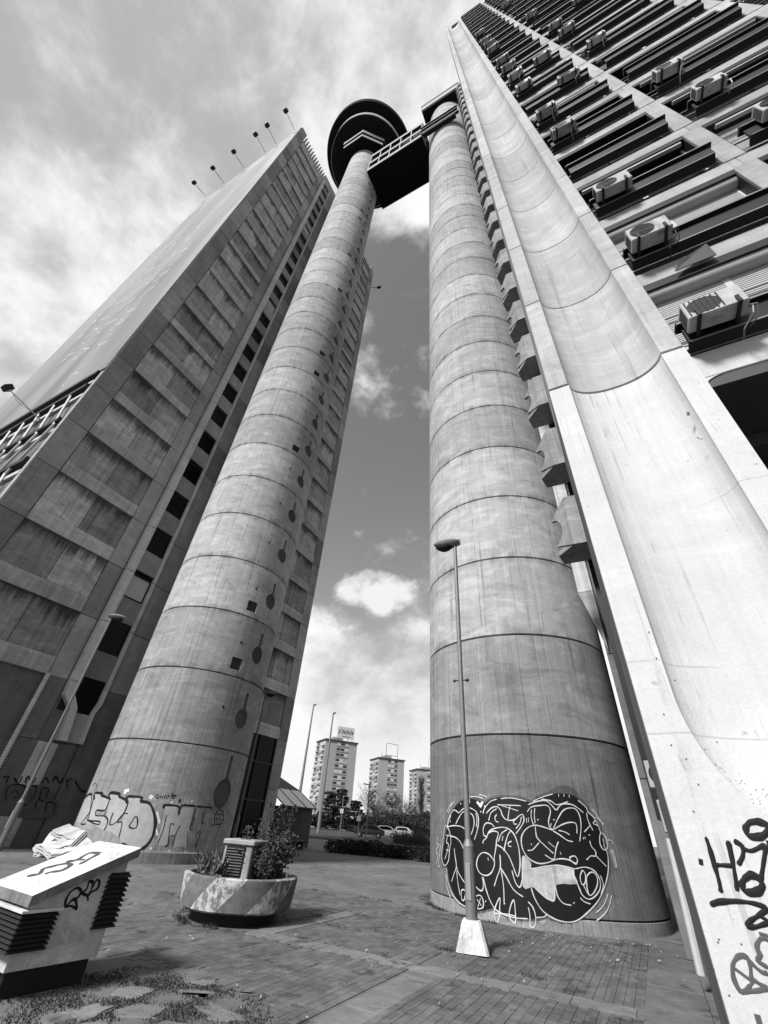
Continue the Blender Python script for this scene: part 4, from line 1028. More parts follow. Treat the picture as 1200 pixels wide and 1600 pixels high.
# ---------------------------------------------------------------- heap of cardboard by the left tower
for i, (x, y, z, w, l, rx, ry, rz, lab) in enumerate([
    (-17.35, 11.35, .22, 1.15, .80, .30, .35, .2, 'large pale cardboard sheet leaning on the heap, nearest the tower'),
    (-17.95, 11.05, .28, 1.0, .75, .45, -.25, .5, 'folded pale cardboard box on top of the heap'),
    (-18.35, 10.95, .12, 1.0, .62, .18, .10, -.3, 'flattened cardboard box low on the left of the heap'),
    (-17.70, 10.80, .10, 1.05, .55, .15, .22, .1, 'flattened cardboard box low at the front of the heap'),
    (-18.45, 11.35, .34, .95, .6, .55, -.15, .8, 'striped cardboard sheet at the back left of the heap'),
    (-17.10, 10.85, .10, .8, .5, .12, -.2, .9, 'small cardboard sheet at the right end of the heap'),
    (-18.05, 11.25, .52, .85, .6, .25, .2, .35, 'topmost creased cardboard sheet of the heap')]):
    w *= 1.25; l *= 1.2
    o = root('cardboard_sheet', (x, y, z), lab, 'cardboard', 'cardboard heap'); o.rotation_euler = (rx, ry, rz)
    for j in range(3):
        t = .03; g = G(); zz = j * .06; sx_ = w / 2 * (1 - .06 * j); sy_ = l / 2 * (1 - .05 * j)
        n = 6; top_ = []; bot_ = []
        xs = [-sx_ + 2 * sx_ * q / n for q in range(n + 1)]
        wav = [.02 * math.sin(q * 2.1 + i + j) for q in range(n + 1)]
        g.loft([[(xs[q], -sy_, zz + wav[q]), (xs[q], sy_, zz + wav[q] + .02), (xs[q], sy_, zz + wav[q] + .02 + t), (xs[q], -sy_, zz + wav[q] + t)] for q in range(n + 1)], cap=True)
        g.part('layer', M_CARD, o, local=True)
# ---------------------------------------------------------------- litter, grass, weeds
g = G(); rl = random.Random(3)
for _ in range(120):
    if _ < 70: x, y = rl.uniform(-3.4, .0), rl.gauss(11.7, .9)
    else: x, y = rl.uniform(-7, -1), rl.uniform(4.3, 11)
    if (Vector((x, y)) - RC).length < RR + .15 or y > 13 or (Vector((x, y)) - PC).length < 1.2: continue
    s = rl.uniform(.006, .018) * (1.6 if rl.random() < .12 else 1); a = rl.uniform(0, 6.3)
    u = Vector((math.cos(a), math.sin(a), 0)) * s * rl.uniform(1, 2); w = Vector((-math.sin(a), math.cos(a), 0)) * s; c = Vector((x, y, .028)); up_ = Vector((0, 0, rl.uniform(.003, .02)))
    g.add([c - u, c + w, c + u + up_, c - w, c + up_ * 1.5], [(0, 1, 4), (1, 2, 4), (2, 3, 4), (3, 0, 4)])
props(g.part('litter', M_LITTER, fix=False), 'small scraps of paper littering the paving', 'litter', kind='stuff')
def grass_patch(areas, nm, label, mat, hmin, hmax):
    g = G(); rg_ = random.Random(9)
    for (cx, cy, rx, ry, n) in areas:
        for _ in range(n):
            a = rg_.uniform(0, 6.3); q = rg_.random() ** .6; x = cx + math.cos(a) * rx * q; y = cy + math.sin(a) * ry * q
            if math.sin(x * 9.1 + y * 3.7) + math.sin(x * 4.3 - y * 7.7) + rg_.uniform(-1.2, 1.2) < -.3: continue
            if any(abs(x - q[0]) < q[2] * .46 and abs(y - q[1]) < q[3] * .46 for q in STONES) and rg_.random() < .92: continue
            h = rg_.uniform(hmin, hmax); b2 = rg_.uniform(0, 6.3); d = Vector((math.cos(b2), math.sin(b2), 0)); s = d.cross(Vector((0, 0, 1))) * .006
            p = Vector((x, y, 0.0)); g.add([p - s, p + s, p + d * h * .6 + Vector((0, 0, h))], [(0, 1, 2)])
    props(g.part(nm, mat, fix=False), label, 'grass', kind='stuff')
grass_patch([(-4.7, 4.45, 1.7, 1.0, 16000), (-5.3, 3.7, 1.4, .9, 8000), (-4.9, 5.05, .9, .5, 2600), (-5.6, 5.1, .5, .35, 1000), (-4.3, 3.9, 1.0, .5, 2600), (-4.1, 6.1, .25, .12, 260), (-3.7, 6.55, .12, .2, 140), (-5.55, 6.6, .35, .12, 300), (-5.3, 6.1, .3, .1, 220)], 'grass', 'short grass growing between the stepping stones by the ventilation shaft', M_GRASS, .006, .026)
wd = [(PC.x + 1.0 * math.cos(a), PC.y + 1.0 * math.sin(a), .18, .12, 150) for a in [math.radians(t) for t in range(150, 300, 14)]]
wd += [(RC.x + (RR + .18) * math.cos(a), RC.y + (RR + .18) * math.sin(a), .16, .10, 110) for a in [math.radians(t) for t in range(180, 262, 5)]]
wd += [(-3.45, 9.25, .2, .1, 160), (-6.4, 9.9, .3, .1, 150), (-5.6, 9.3, .5, .08, 200), (-4.9, 9.6, .4, .07, 160), (-2.0, 8.7, .3, .07, 120), (-8.6, 11.2, .7, .1, 200), (-6.9, 13.2, .9, .1, 220)]
grass_patch(wd, 'weeds', 'weeds in the cracks and at the foot of the planter and tower', M_GRASS, .012, .07)
# ---------------------------------------------------------------- kiosk at the end of the office slab
ki = root('kiosk', (-22.4, 28.0, 0), 'low kiosk with corrugated walls and sloping pale canopy panels at the slab end', 'kiosk')
g = G(); y = 26.15
while y < 29.75:
    g.box(-21.05, -21.0, y, y + .07, 0, 2.18); g.box(-21.07, -21.03, y + .07, y + .12, 0, 2.18); y += .12
g.part('corrugated_wall', M_LOUV, ki)
g = G(); x = -24.6
while x < -21.05:
    g.box(x, x + .07, 29.75, 29.8, 0, 2.18); g.box(x + .07, x + .12, 29.73, 29.78, 0, 2.18); x += .12
g.part('corrugated_wall', M_LOUV, ki)
G().box(-21.06, -20.985, 27.6, 28.5, 0, 2.1).part('doorway', M_BLACK, ki)
for i in range(3):
    y0 = 26.12 + i * 1.23
    g = G(); g.loft([[(-20.75, y0 + .05, 2.15), (-20.75, y0 + 1.19, 2.15), (-22.4, y0 + 1.19, 3.1), (-22.4, y0 + .05, 3.1)], [(-20.75, y0 + .05, 2.18), (-20.75, y0 + 1.19, 2.18), (-22.4, y0 + 1.19, 3.13), (-22.4, y0 + .05, 3.13)]], cap=True)
    g.part('canopy_panel', M_CANOPY, ki)
for i in range(4):
    y0 = 26.1 + i * 1.23; G().tube([(-20.72, y0, 2.17), (-22.45, y0, 3.15)], .035, 6).part('canopy_bar', M_DARKM, ki)
g = G(); g.loft([[(-22.4, 26.1, 3.05), (-22.4, 29.85, 3.05), (-24.6, 29.85, 3.9), (-24.6, 26.1, 3.9)], [(-22.4, 26.1, 3.15), (-22.4, 29.85, 3.15), (-24.6, 29.85, 4.0), (-24.6, 26.1, 4.0)]], cap=True); g.part('roof', M_DARKM, ki)
G().box(-20.80, -20.70, 26.1, 29.85, 2.10, 2.16).part('gutter', M_DARKM, ki)
bn2 = root('bench', (-19.6, 26.4, 0), 'dark low bench beside the kiosk wall', 'bench')
G().cbox(-20.0, -19.3, 25.2, 27.4, .38, .46, .02).part('seat', M_DARKM, bn2); G().box(-19.95, -19.4, 25.4, 25.6, 0, .38).part('leg', M_DARKC, bn2); G().box(-19.95, -19.4, 27.0, 27.2, 0, .38).part('leg', M_DARKC, bn2)
G().cbox(-20.08, -20.02, 25.2, 27.4, .55, .85, .015).part('backrest', M_DARKM, bn2); G().box(-20.05, -20.03, 25.5, 25.6, .3, .6).part('back_post', M_DARKM, bn2); G().box(-20.05, -20.03, 27.0, 27.1, .3, .6).part('back_post', M_DARKM, bn2)

# ---------------------------------------------------------------- hedges
def hedge(pts, w, h, label, n, seed):
    rh = random.Random(seed); o = root('hedge', (pts[0][0], pts[0][1], 0), label, 'hedge', 'low hedges at the edge of the square')
    g = G(); cg = G()
    for i in range(len(pts) - 1):
        a = Vector((*pts[i], 0)); b_ = Vector((*pts[i + 1], 0)); L = (b_ - a).length
        for j in range(int(L / .7) + 1):
            c = a + (b_ - a) * (j * .7 / L); hh = h * rh.uniform(.82, 1.05)
            leaf_cloud(g, (c.x, c.y, hh * .42), (w * .75, w * .75, hh * .56), n, .10, rh, shell=.4)
            for q in range(5): cg.tube([(c.x + rh.uniform(-.2, .2), c.y + rh.uniform(-.2, .2), .0), (c.x + rh.uniform(-.5, .5), c.y + rh.uniform(-.5, .5), hh * .8)], .03, 4, .012)
    cg.part('branches', M_LEAFD, o); props(g.part('foliage', M_LEAFD, o, fix=False), kind='stuff')
hedge([(-17.6, 27.9), (-16.0, 28.6), (-14.2, 29.3), (-12.9, 29.6)], 1.0, .78, 'long low dark hedge between the kiosk and the graffiti tower', 620, 1)
hedge([(-12.2, 29.2), (-10.2, 30.0), (-8.0, 30.8)], 1.0, .80, 'short dark hedge half hidden by the graffiti tower', 560, 2)

# ---------------------------------------------------------------- trees beyond the road
def along(px, D):
    d = ray(px, 1290); v = Vector((d.x, d.y, 0)).normalized() * D; return v
def height_at(px, py, D):
    d = ray(px, py); return EYE + d.z / math.hypot(d.x, d.y) * D
def tree(px, top_py, D, w, label, kind, seed, name='tree'):
    rt2 = random.Random(seed); loc = along(px, D); h = height_at(px, top_py, D)
    o = root(name, loc, label, 'tree', 'trees beyond the road')
    if kind == 'conifer':
        G().tube([(0, 0, 0), (0, 0, h * .95)], h * .022 + .06, 7, .04).part('trunk', M_BARK, o, local=True)
        g = G(); lv = 11
        for i in range(lv):
            t = i / lv; rr = w * (1 - t * .72) * rt2.uniform(.75, 1.1); zz = h * (.10 + .88 * t)
            for j in range(7):
                a = rt2.uniform(0, 6.3); q = rr * rt2.uniform(.35, .95)
                leaf_cloud(g, (math.cos(a) * q, math.sin(a) * q, zz - q * .12), (rr * .30, rr * .30, h * .035), 34, .36, rt2, shell=0)
        props(g.part('crown', M_LEAFD, o, local=True, fix=False), kind='stuff')
    elif kind == 'bush':
        g = G()
        for i in range(6):
            a = rt2.uniform(0, 6.3); r_ = rt2.uniform(.2, .6) * w; g.tube([(0, 0, 0), (math.cos(a) * r_ * .5, math.sin(a) * r_ * .5, h * .45), (math.cos(a) * r_, math.sin(a) * r_, h * .85)], .10, 5, .03)
        g.part('trunk', M_BARK, o, local=True); g = G()
        for i in range(34):
            a = rt2.uniform(0, 6.3); q = w * math.sqrt(rt2.random()) * .9; zz = h * rt2.uniform(.18, .9) * (1 - .35 * (q / w) ** 2)
            leaf_cloud(g, (math.cos(a) * q, math.sin(a) * q, zz), (w * .24, w * .24, h * .13), 42, .34, rt2, shell=0)
        props(g.part('crown', M_LEAF if seed % 2 else M_LEAFD, o, local=True, fix=False), kind='stuff')
    else:                                                  # bare: trunk, limbs and fine twigs
        g = G(); tips = []
        G().tube([(0, 0, 0), (0, 0, h * .5), (.1, 0, h * .92)], h * .018 + .05, 7, .03).part('trunk', M_BARK, o, local=True)
        for i in range(26 if kind == 'bare' else 60):
            a = rt2.uniform(0, 6.3); z0 = h * rt2.uniform(.22, .85); up_ = (1.1 if kind == 'bare' else 3.6); L = (w if kind == 'bare' else w * 1.6) * rt2.uniform(.5, 1.0)
            dv = Vector((math.cos(a), math.sin(a), up_)).normalized() * L; p0 = Vector((0, 0, z0)); p1 = p0 + dv; p1.z = min(p1.z, h)
            g.tube([tuple(p0), tuple(p0.lerp(p1, .5) + Vector((0, 0, .1))), tuple(p1)], .05, 4, .015); 
            for q in range(9):
                s_ = p0.lerp(p1, rt2.uniform(.35, 1.0)); dd = Vector((rt2.gauss(0, 1), rt2.gauss(0, 1), rt2.gauss(.8, .8) if kind == 'bare' else rt2.uniform(1.5, 4))).normalized() * rt2.uniform(.4, 1.0) * w * .45
                e_ = s_ + dd; sd2 = dd.orthogonal().normalized() * .022; g.add([s_ - sd2, s_ + sd2, e_], [(0, 1, 2)])
                for q2 in range(4):
                    s2 = s_.lerp(e_, rt2.uniform(.3, 1)); d2 = (dd + Vector((rt2.gauss(0, 1), rt2.gauss(0, 1), rt2.gauss(0, 1))) * w * .25) * .5; e2 = s2 + d2; w2 = d2.orthogonal().normalized() * .016; g.add([s2 - w2, s2 + w2, e2], [(0, 1, 2)])
        props(g.part('crown', M_TWIG, o, local=True, fix=False), kind='stuff')
tree(510, 1232, 108, 3.6, 'dark conifer in front of the billboard block, left of two', 'conifer', 1, 'conifer_tree')
tree(530, 1228, 116, 3.4, 'tallest dark conifer in front of the billboard block', 'conifer', 2, 'conifer_tree')
tree(553, 1247, 104, 3.6, 'dark conifer right of the tallest one', 'conifer', 3, 'conifer_tree')
tree(496, 1268, 100, 2.4, 'small dark bush tree behind the mast foot', 'bush', 4)
tree(573, 1232, 150, 5.0, 'pale bare tree between the billboard block and the middle block', 'bare', 5, 'bare_tree')
tree(590, 1262, 118, 4.2, 'bare tree in front of the left edge of the middle block', 'bare', 6, 'bare_tree')
tree(612, 1248, 122, 4.8, 'bare dark tree in front of the middle block', 'bare', 7, 'bare_tree')
tree(634, 1260, 120, 4.4, 'bare tree left of the poplar', 'bare', 8, 'bare_tree')
tree(658, 1218, 118, 2.0, 'narrow bare poplar before the third block', 'poplar', 9, 'poplar_tree')
for i, (px, py, D, w) in enumerate([(575, 1276, 112, 4.2), (592, 1270, 114, 4.0), (606, 1266, 110, 4.5), (622, 1266, 112, 4.4), (640, 1270, 110, 4.2), (655, 1268, 112, 4.0), (670, 1266, 114, 4.2), (545, 1272, 112, 4)] + [(568 + 13 * q, 1272 - (q % 3) * 5, 126 + (q % 2) * 6, 5.0) for q in range(9)]):
    tree(px, py, D, w, ('bushy tree number %s from the left in the low row behind the parked cars' % ['one', 'two', 'three', 'four', 'five', 'six', 'seven', 'eight'][(1, 2, 3, 4, 5, 6, 7, 0)[i]]) if i < 8 else 'bushy tree number %s from the left in the farther row behind the parked cars' % ['one', 'two', 'three', 'four', 'five', 'six', 'seven', 'eight', 'nine'][i - 8], 'bush', 20 + i)
# pale reed clump in front of them
o = root('reed_clump', along(643, 58), 'pale dry reed clump beyond the hedge', 'plant'); g = G(); rr_ = random.Random(4)
for _ in range(1500):
    a = rr_.uniform(0, 6.3); q = 2.2 * math.sqrt(rr_.random()); p = Vector((math.cos(a) * q, math.sin(a) * q * .6, 0)); h = rr_.uniform(.6, 1.7); d = Vector((rr_.gauss(0, .3), rr_.gauss(0, .3), 1)) * h; s = Vector((rr_.uniform(-1, 1), rr_.uniform(-1, 1), 0)).normalized() * .02
    g.add([p - s, p + s, p + d], [(0, 1, 2)])
props(g.part('stalks', M_LEAFL, o, local=True, fix=False), kind='stuff')

# ---------------------------------------------------------------- parked cars
def car(px, D, rz, paint, label):
    o = root('parked_car', along(px, D), label, 'car', 'cars parked beyond the road', rz)
    side = [(-2.05, .32), (-2.08, .62), (-1.95, .86), (-1.25, .94), (-.75, 1.38), (.35, 1.44), (1.05, 1.36), (1.65, .98), (2.0, .90), (2.08, .6), (2.02, .32)]
    g = G(); ws = [.80 if z < .9 else .80 - (z - .9) * .42 for x, z in side]
    g.loft([[(x, -w, z) for (x, z), w in zip(side, ws)], [(x, -w * .6, z + .0) for (x, z), w in zip(side, ws)], [(x, w * .6, z) for (x, z), w in zip(side, ws)], [(x, w, z) for (x, z), w in zip(side, ws)]], cap=True)
    body = g.part('body', paint, o, local=True)
    for s in (-1, 1):
        gl = G(); p = [(-1.0, .99), (-.66, 1.32), (.32, 1.37), (.95, 1.30), (1.30, .99)]
        gl.loft([[(x, s * (.80 - (z - .9) * .42 + .004), z) for x, z in p], [(x, s * (.80 - (z - .9) * .42 - .02), z) for x, z in p]], cap=True); gl.part('side_window', M_GLASS, body, local=True)
        for xx in (-1.3, 1.3):
            g = G().lathe([(0, -.1), (.31, -.1), (.31, .1), (0, .1)], 18); g.v = [(x, z, y) for x, y, z in g.v]; g.xf(Matrix.Translation((xx, s * .74, .31)))
            wh = g.part('wheel', M_TYRE, o, local=True); g = G().lathe([(0, 0), (.18, 0), (.18, .01), (0, .02)], 14); g.v = [(x, z, y) for x, y, z in g.v]; g.xf(Matrix.Translation((xx, s * .845, .31))); g.part('rim', M_POLE, wh, local=True)
        G().cbox(-2.09, -2.02, s * .55 - .16, s * .55 + .16, .64, .76, .02).part('headlight', M_FRAME, body, local=True)
        G().cbox(2.02, 2.09, s * .6 - .12, s * .6 + .12, .66, .8, .02).part('tail_light', M_LOUV, body, local=True)
    g = G(); g.loft([[(-1.27, -.62, .965), (-1.27, .62, .965), (-.80, .52, 1.36), (-.80, -.52, 1.36)], [(-1.25, -.62, .955), (-1.25, .62, .955), (-.78, .52, 1.35), (-.78, -.52, 1.35)]], cap=True); g.part('windscreen', M_GLASS, body, local=True)
car(578, 72, .4, M_CARD1, 'dark car parked leftmost beyond the hedge')
car(600, 80, .5, M_POLEL, 'white car parked in the middle beyond the hedge')
car(628, 92, .3, M_CARW, 'white car parked rightmost beyond the hedge, smallest in view')

# ---------------------------------------------------------------- far apartment blocks
def block(pxL, pxR, py_top, D, storeys, label, wl, seed, pxm=None):
    """front face between two picture columns; wl = depth of the side face seen on the left"""
    a = along(pxL, D); b_ = along(pxR, D); h = height_at((pxL + pxR) / 2, py_top, D)
    ux = (b_ - a); W_ = ux.length; ux.normalize(); 
    # turn the block a little so that its left side shows
    ang = math.atan2(ux.y, ux.x) + R(21)
    o = root('apartment_block', a, label, 'building', 'far apartment blocks', ang)
    sh = h / storeys; rbk = random.Random(seed)
    G().box(0, W_, 0, wl, 0, h).part('wall', M_BLDG, o, local=True)
    rf = G().box(-.6, W_ + .6, -.6, wl + .6, h, h + .8).part('roof', M_BLDGD, o, local=True)
    G().box(W_ * .3, W_ * .6, wl * .3, wl * .7, h + .8, h + 3).part('roof_hut', M_BLDG, rf, local=True)
    G().tube([(W_ * .2, wl * .3, h + .8), (W_ * .2, wl * .3, h + 5)], .12, 5).part('antenna', M_DARKM, rf, local=True)
    cols = [(W_ * .36, .11), (W_ * .49, .11), (W_ * .62, .11)]
    for k in range(storeys):
        z0 = k * sh
        for (cx, fw_) in cols:
            r_ = rbk.random(); ww = W_ * .105
            if rbk.random() < .06: continue
            wd_ = G().box(cx, cx + ww, -.10, -.004, z0 + sh * .38, z0 + sh * .82).part('window', M_FWIN if r_ < .55 else M_FRAME, o, local=True)
        G().box(W_ * .34, W_ * .74, -.22, -.004, z0 + sh * .16, z0 + sh * .34).part('balcony_front', M_BLDG if rbk.random() < .7 else M_FRAME, o, local=True)
        for q in range(3):
            y0 = wl * (.08 + .31 * q)
            G().box(-.10, -.004, y0, y0 + wl * .2, z0 + sh * .38, z0 + sh * .85).part('window', M_FWIN if rbk.random() < .5 else M_FRAME, o, local=True)
            if q != 1: G().box(-1.0, -.004, y0 - .3, y0 + wl * .24, z0 + sh * .05, z0 + sh * .34).part('balcony', M_FRAME if rbk.random() < .6 else M_BLDG, o, local=True)
    return o, h, W_, wl, ang
b1, h1, W1, L1, a1 = block(492, 551, 1157, 290, 14, 'far apartment block with a lettered billboard on its roof, tallest in view', 17, 1)
b2, h2, W2, L2, a2 = block(586, 632, 1186, 350, 14, 'far apartment block in the middle with an empty billboard frame', 20, 2)
b3, h3, W3, L3, a3 = block(651, 700, 1204, 400, 14, 'far apartment block half hidden behind the graffiti tower', 20, 3)
def on_roof(bk, x, y, z):
    return Vector(bk.location) + Matrix.Rotation(bk.rotation_euler.z, 3, 'Z') @ Vector((x, y, z))
bb = root('billboard', on_roof(b1, W1 * .36, 2.0, h1 + .8), 'pale roof billboard with dark lettering on the left apartment block', 'billboard', rz=a1)
G().box(0, W1 * .55, 0, .4, 1.6, 8.2).part('board', M_FRAME, bb, local=True)
for i in range(4): G().tube([(W1 * (.05 + .15 * i), .2, 0), (W1 * (.05 + .15 * i), .2, 1.8)], .15, 6).part('leg', M_DARKM, bb, local=True)
def text(body, size, loc, rot, mat, parent, name='lettering', shear=0.0):
    cu = bpy.data.curves.new('t', 'FONT'); cu.body = body; cu.size = size; cu.extrude = .01; cu.shear = shear; cu.resolution_u = 3
    to = bpy.data.objects.new('t', cu); col.objects.link(to)
    dg = bpy.context.evaluated_depsgraph_get(); dg.update(); me = bpy.data.meshes.new_from_object(to.evaluated_get(dg)); bpy.data.objects.remove(to)
    me.materials.clear(); me.materials.append(mat); return place(name, me, parent, loc, rot)
tx = text("z'dežele", 3.9, (.35, -.06, 4.3), (R(90), 0, 0), M_SPRAYB, bb, shear=.2)
k_ = (W1 * .55 - .9) / max(v.co.x for v in tx.data.vertices); tx.scale = (k_, 1.0, 1)
G().box(W1 * .16, W1 * .42, -.05, -.01, 2.6, 2.95).part('small_print', M_SPRAYG, bb, local=True)
bf = root('billboard', on_roof(b2, W2 * .30, 2.0, h2 + .8), 'empty roof billboard frame on the middle apartment block', 'billboard', rz=a2)
for (p, q) in (((0, 0, 0), (0, 0, 10)), ((W2 * .46, 0, 0), (W2 * .46, 0, 9.5)), ((0, 0, 10), (W2 * .46, 0, 9.5)), ((0, 0, 2), (W2 * .46, 0, 2))): G().tube([p, q], .16, 5).part('bar', M_DARKM, bf, local=True)
bf = root('billboard', on_roof(b3, W3 * .45, 2.0, h3 + .8), 'thin empty roof billboard frame on the third apartment block', 'billboard', rz=a3)
for (p, q) in (((0, 0, 0), (0, 0, 9)), ((W3 * .46, 0, 0), (W3 * .46, 0, 9)), ((0, 0, 9), (W3 * .46, 0, 9))): G().tube([p, q], .12, 5).part('bar', M_POLE, bf, local=True)
# road signs and small poles by the road
for i, (px, top, D, lab) in enumerate([(532, 1243, 70, 'small pole with hanging signs in front of the conifers'), (560, 1262, 66, 'short sign post left of the parked cars'), (573, 1226, 62, 'thin lamp post left of the parked cars')]):
    loc = along(px, D); h = height_at(px, top, D); o = root('sign_post', loc, lab, 'sign post', 'posts by the road')
    G().tube([(0, 0, 0), (0, 0, h)], .07, 6).part('pole', M_POLE, o, local=True)
    if i < 2: G().box(-.45, .45, -.04, .0, h * .55, h * .55 + .5).xf(Matrix.Rotation(R(-30), 4, 'Z')).part('sign_plate', M_FRAME, o, local=True)
    else: G().tube([(0, 0, h), (-.9, 0, h + .1)], .06, 6).part('arm', M_POLE, o, local=True)
# ---------------------------------------------------------------- sprayed graffiti, laid on the walls as thin paint
class CylWall:
    def __init__(s, C, r): s.C, s.r = C, r; s.a0 = math.atan2(-C.y, -C.x)
    def hit(s, px):
        d = ray(*px); dx, dy = d.x, d.y; L = math.hypot(dx, dy); dx /= L; dy /= L
        b_ = dx * s.C.x + dy * s.C.y; disc = b_ * b_ - (s.C.length_squared - s.r ** 2)
        t = b_ - math.sqrt(max(disc, 0.0)); a = math.atan2(dy * t - s.C.y, dx * t - s.C.x) - s.a0
        a = (a + math.pi) % (2 * math.pi) - math.pi
        return (a * s.r, EYE + d.z / L * t)
    def at(s, u, w, off): a = s.a0 + u / s.r; return (s.C.x + (s.r + off) * math.cos(a), s.C.y + (s.r + off) * math.sin(a), w)
class FlatWall:
    """plane: axis and value; u is the other horizontal axis"""
    def __init__(s, axis, val, sgn): s.ax, s.v, s.sg = axis, val, sgn
    def hit(s, px): p = on_plane(px[0], px[1], s.ax, s.v); return (p[1 - s.ax], p.z)
    def at(s, u, w, off): v = s.v + s.sg * off; return (v, u, w) if s.ax == 0 else (u, v, w)
def smooth_line(p, closed=False, step=4):
    if len(p) < 3: return p
    out = []; n = len(p); rng = n if closed else n - 1
    for i in range(rng):
        p0, p1, p2, p3 = (p[(i - 1) % n], p[i % n], p[(i + 1) % n], p[(i + 2) % n]) if closed else (p[max(i - 1, 0)], p[i], p[i + 1], p[min(i + 2, n - 1)])
        for j in range(step):
            t = j / step; t2 = t * t; t3 = t2 * t
            out.append(tuple(.5 * (2 * p1[c] + (p2[c] - p0[c]) * t + (2 * p0[c] - 5 * p1[c] + 4 * p2[c] - p3[c]) * t2 + (3 * p1[c] - p0[c] - 3 * p2[c] + p3[c]) * t3) for c in (0, 1)))
    if not closed: out.append(p[-1])
    return out
def ribbon(g, wall, uv, w, off, closed=False):
    n = len(uv); rings = []
    for i in range(n):
        a = uv[(i - 1) % n] if closed else uv[max(i - 1, 0)]; b_ = uv[(i + 1) % n] if closed else uv[min(i + 1, n - 1)]
        tx, ty = b_[0] - a[0], b_[1] - a[1]; L = math.hypot(tx, ty) or 1; nx, ny = -ty / L, tx / L
        k = w / 2 * (1 + .22 * math.sin(i * .55 + n) + .08 * math.sin(i * 1.7))
        if not closed and i in (0, n - 1): k *= .55
        rings.append([wall.at(uv[i][0] + nx * k, uv[i][1] + ny * k, off), wall.at(uv[i][0], uv[i][1], off + .0015), wall.at(uv[i][0] - nx * k, uv[i][1] - ny * k, off)])
    if closed: rings.append(rings[0])
    g.loft(rings, closed=False)
def fill(g, wall, uv, off, cell=.10):
    us = [p[0] for p in uv]; ws = [p[1] for p in uv]; pts = [Vector(p) for p in uv]; n = len(pts)
    def inside(x, y):
        c = False; j = n - 1
        for i in range(n):
            if (uv[i][1] > y) != (uv[j][1] > y) and x < (uv[j][0] - uv[i][0]) * (y - uv[i][1]) / (uv[j][1] - uv[i][1]) + uv[i][0]: c = not c
            j = i
        return c
    u = min(us) + cell / 2
    while u < max(us):
        w = min(ws) + cell / 2
        while w < max(ws):
            if inside(u, w): pts.append(Vector((u, w)))
            w += cell
        u += cell
    vo, eo, fo, *_ = delaunay_2d_cdt(pts, [(i, (i + 1) % n) for i in range(n)], [], 1, 1e-5)
    g.add([wall.at(p.x, p.y, off) for p in vo], fo)
def Z(ox, oy, sc): return lambda pts: [(ox + x / sc, oy + y / sc) for x, y in pts]
def paint(name, wall, mat, parent, strokes, conv, off, closed=False, label=None):
    g = G()
    for w, pts in strokes:
        cl = closed or (len(pts) > 3 and pts[0] == pts[-1]); q = pts[:-1] if cl and pts[0] == pts[-1] else pts
        ribbon(g, wall, smooth_line([wall.hit(p) for p in conv(q)], cl), w, off, cl)
    o = g.part(name, mat, parent, fix=False)
    if label: o['label'] = label
    return o
def paint_fill(name, wall, mat, parent, polys, conv, off, label=None, sm=True):
    g = G()
    for pts in polys:
        q = [wall.hit(p) for p in conv(pts)]; fill(g, wall, smooth_line(q, True, 3) if sm else q, off)
    o = g.part(name, mat, parent, fix=False)
    if label: o['label'] = label
    return o
M_OVER = concrete('thin_overspray', .13, .2, .3, .02, boards=.4, weather=.6)
RW = CylWall(RC, RR); c8 = Z(680, 1220, 4.0)
paint_fill('graffiti_fill', RW, M_SPRAYB, rt_, [[(75, 300), (85, 240), (110, 185), (150, 135), (205, 112), (270, 122), (310, 140), (345, 115), (400, 104), (500, 106), (570, 125), (600, 140), (640, 105), (720, 82), (800, 78), (880, 100), (940, 160), (990, 230), (1030, 310), (1062, 400), (1080, 480), (1082, 560), (1062, 650), (1022, 740), (962, 810), (880, 872), (800, 880), (730, 860), (690, 845), (640, 862), (560, 864), (480, 852), (420, 825), (370, 795), (330, 805), (260, 815), (195, 785), (150, 755), (112, 695), (88, 620), (74, 540), (62, 532), (46, 480), (52, 420), (64, 350)]], c8, .004, 'black bubble-letter graffiti piece')
halo = [(60, 290), (85, 225), (115, 165), (160, 120), (210, 98), (275, 108), (312, 128), (345, 100), (400, 90), (500, 92), (575, 110), (600, 124), (640, 90), (720, 66), (800, 60), (885, 84), (950, 148), (1002, 225), (1042, 308), (1076, 400), (1094, 480), (1096, 565), (1076, 658), (1032, 750), (970, 822), (885, 886), (800, 894), (725, 874), (690, 862), (640, 876), (555, 878), (475, 866), (412, 838), (365, 812), (330, 820), (255, 830), (188, 800), (140, 768), (100, 702), (74, 622), (60, 545), (46, 540), (32, 482), (40, 418), (52, 350)]
paint_fill('graffiti_overspray', RW, M_OVER, rt_, [halo], c8, .002)
paint_fill('graffiti_overspray', RW, M_OVER, rt_, [[(690, 90), (740, 45), (800, 32), (850, 40), (890, 75), (860, 110), (740, 110)]], c8, .0025)
M_BUFF = concrete('rubbed_paint', .55, .5, .5, .02, fine=.4, weather=1.0)
paint_fill('graffiti_buffed_patch', RW, M_BUFF, rt_, [[(545, 470), (598, 510), (605, 545), (720, 528), (850, 545), (870, 590), (885, 645), (760, 648), (748, 735), (720, 748), (690, 735), (640, 690), (610, 665), (548, 662)]], c8, .007, 'pale patch rubbed over the graffiti')
w_ = .021
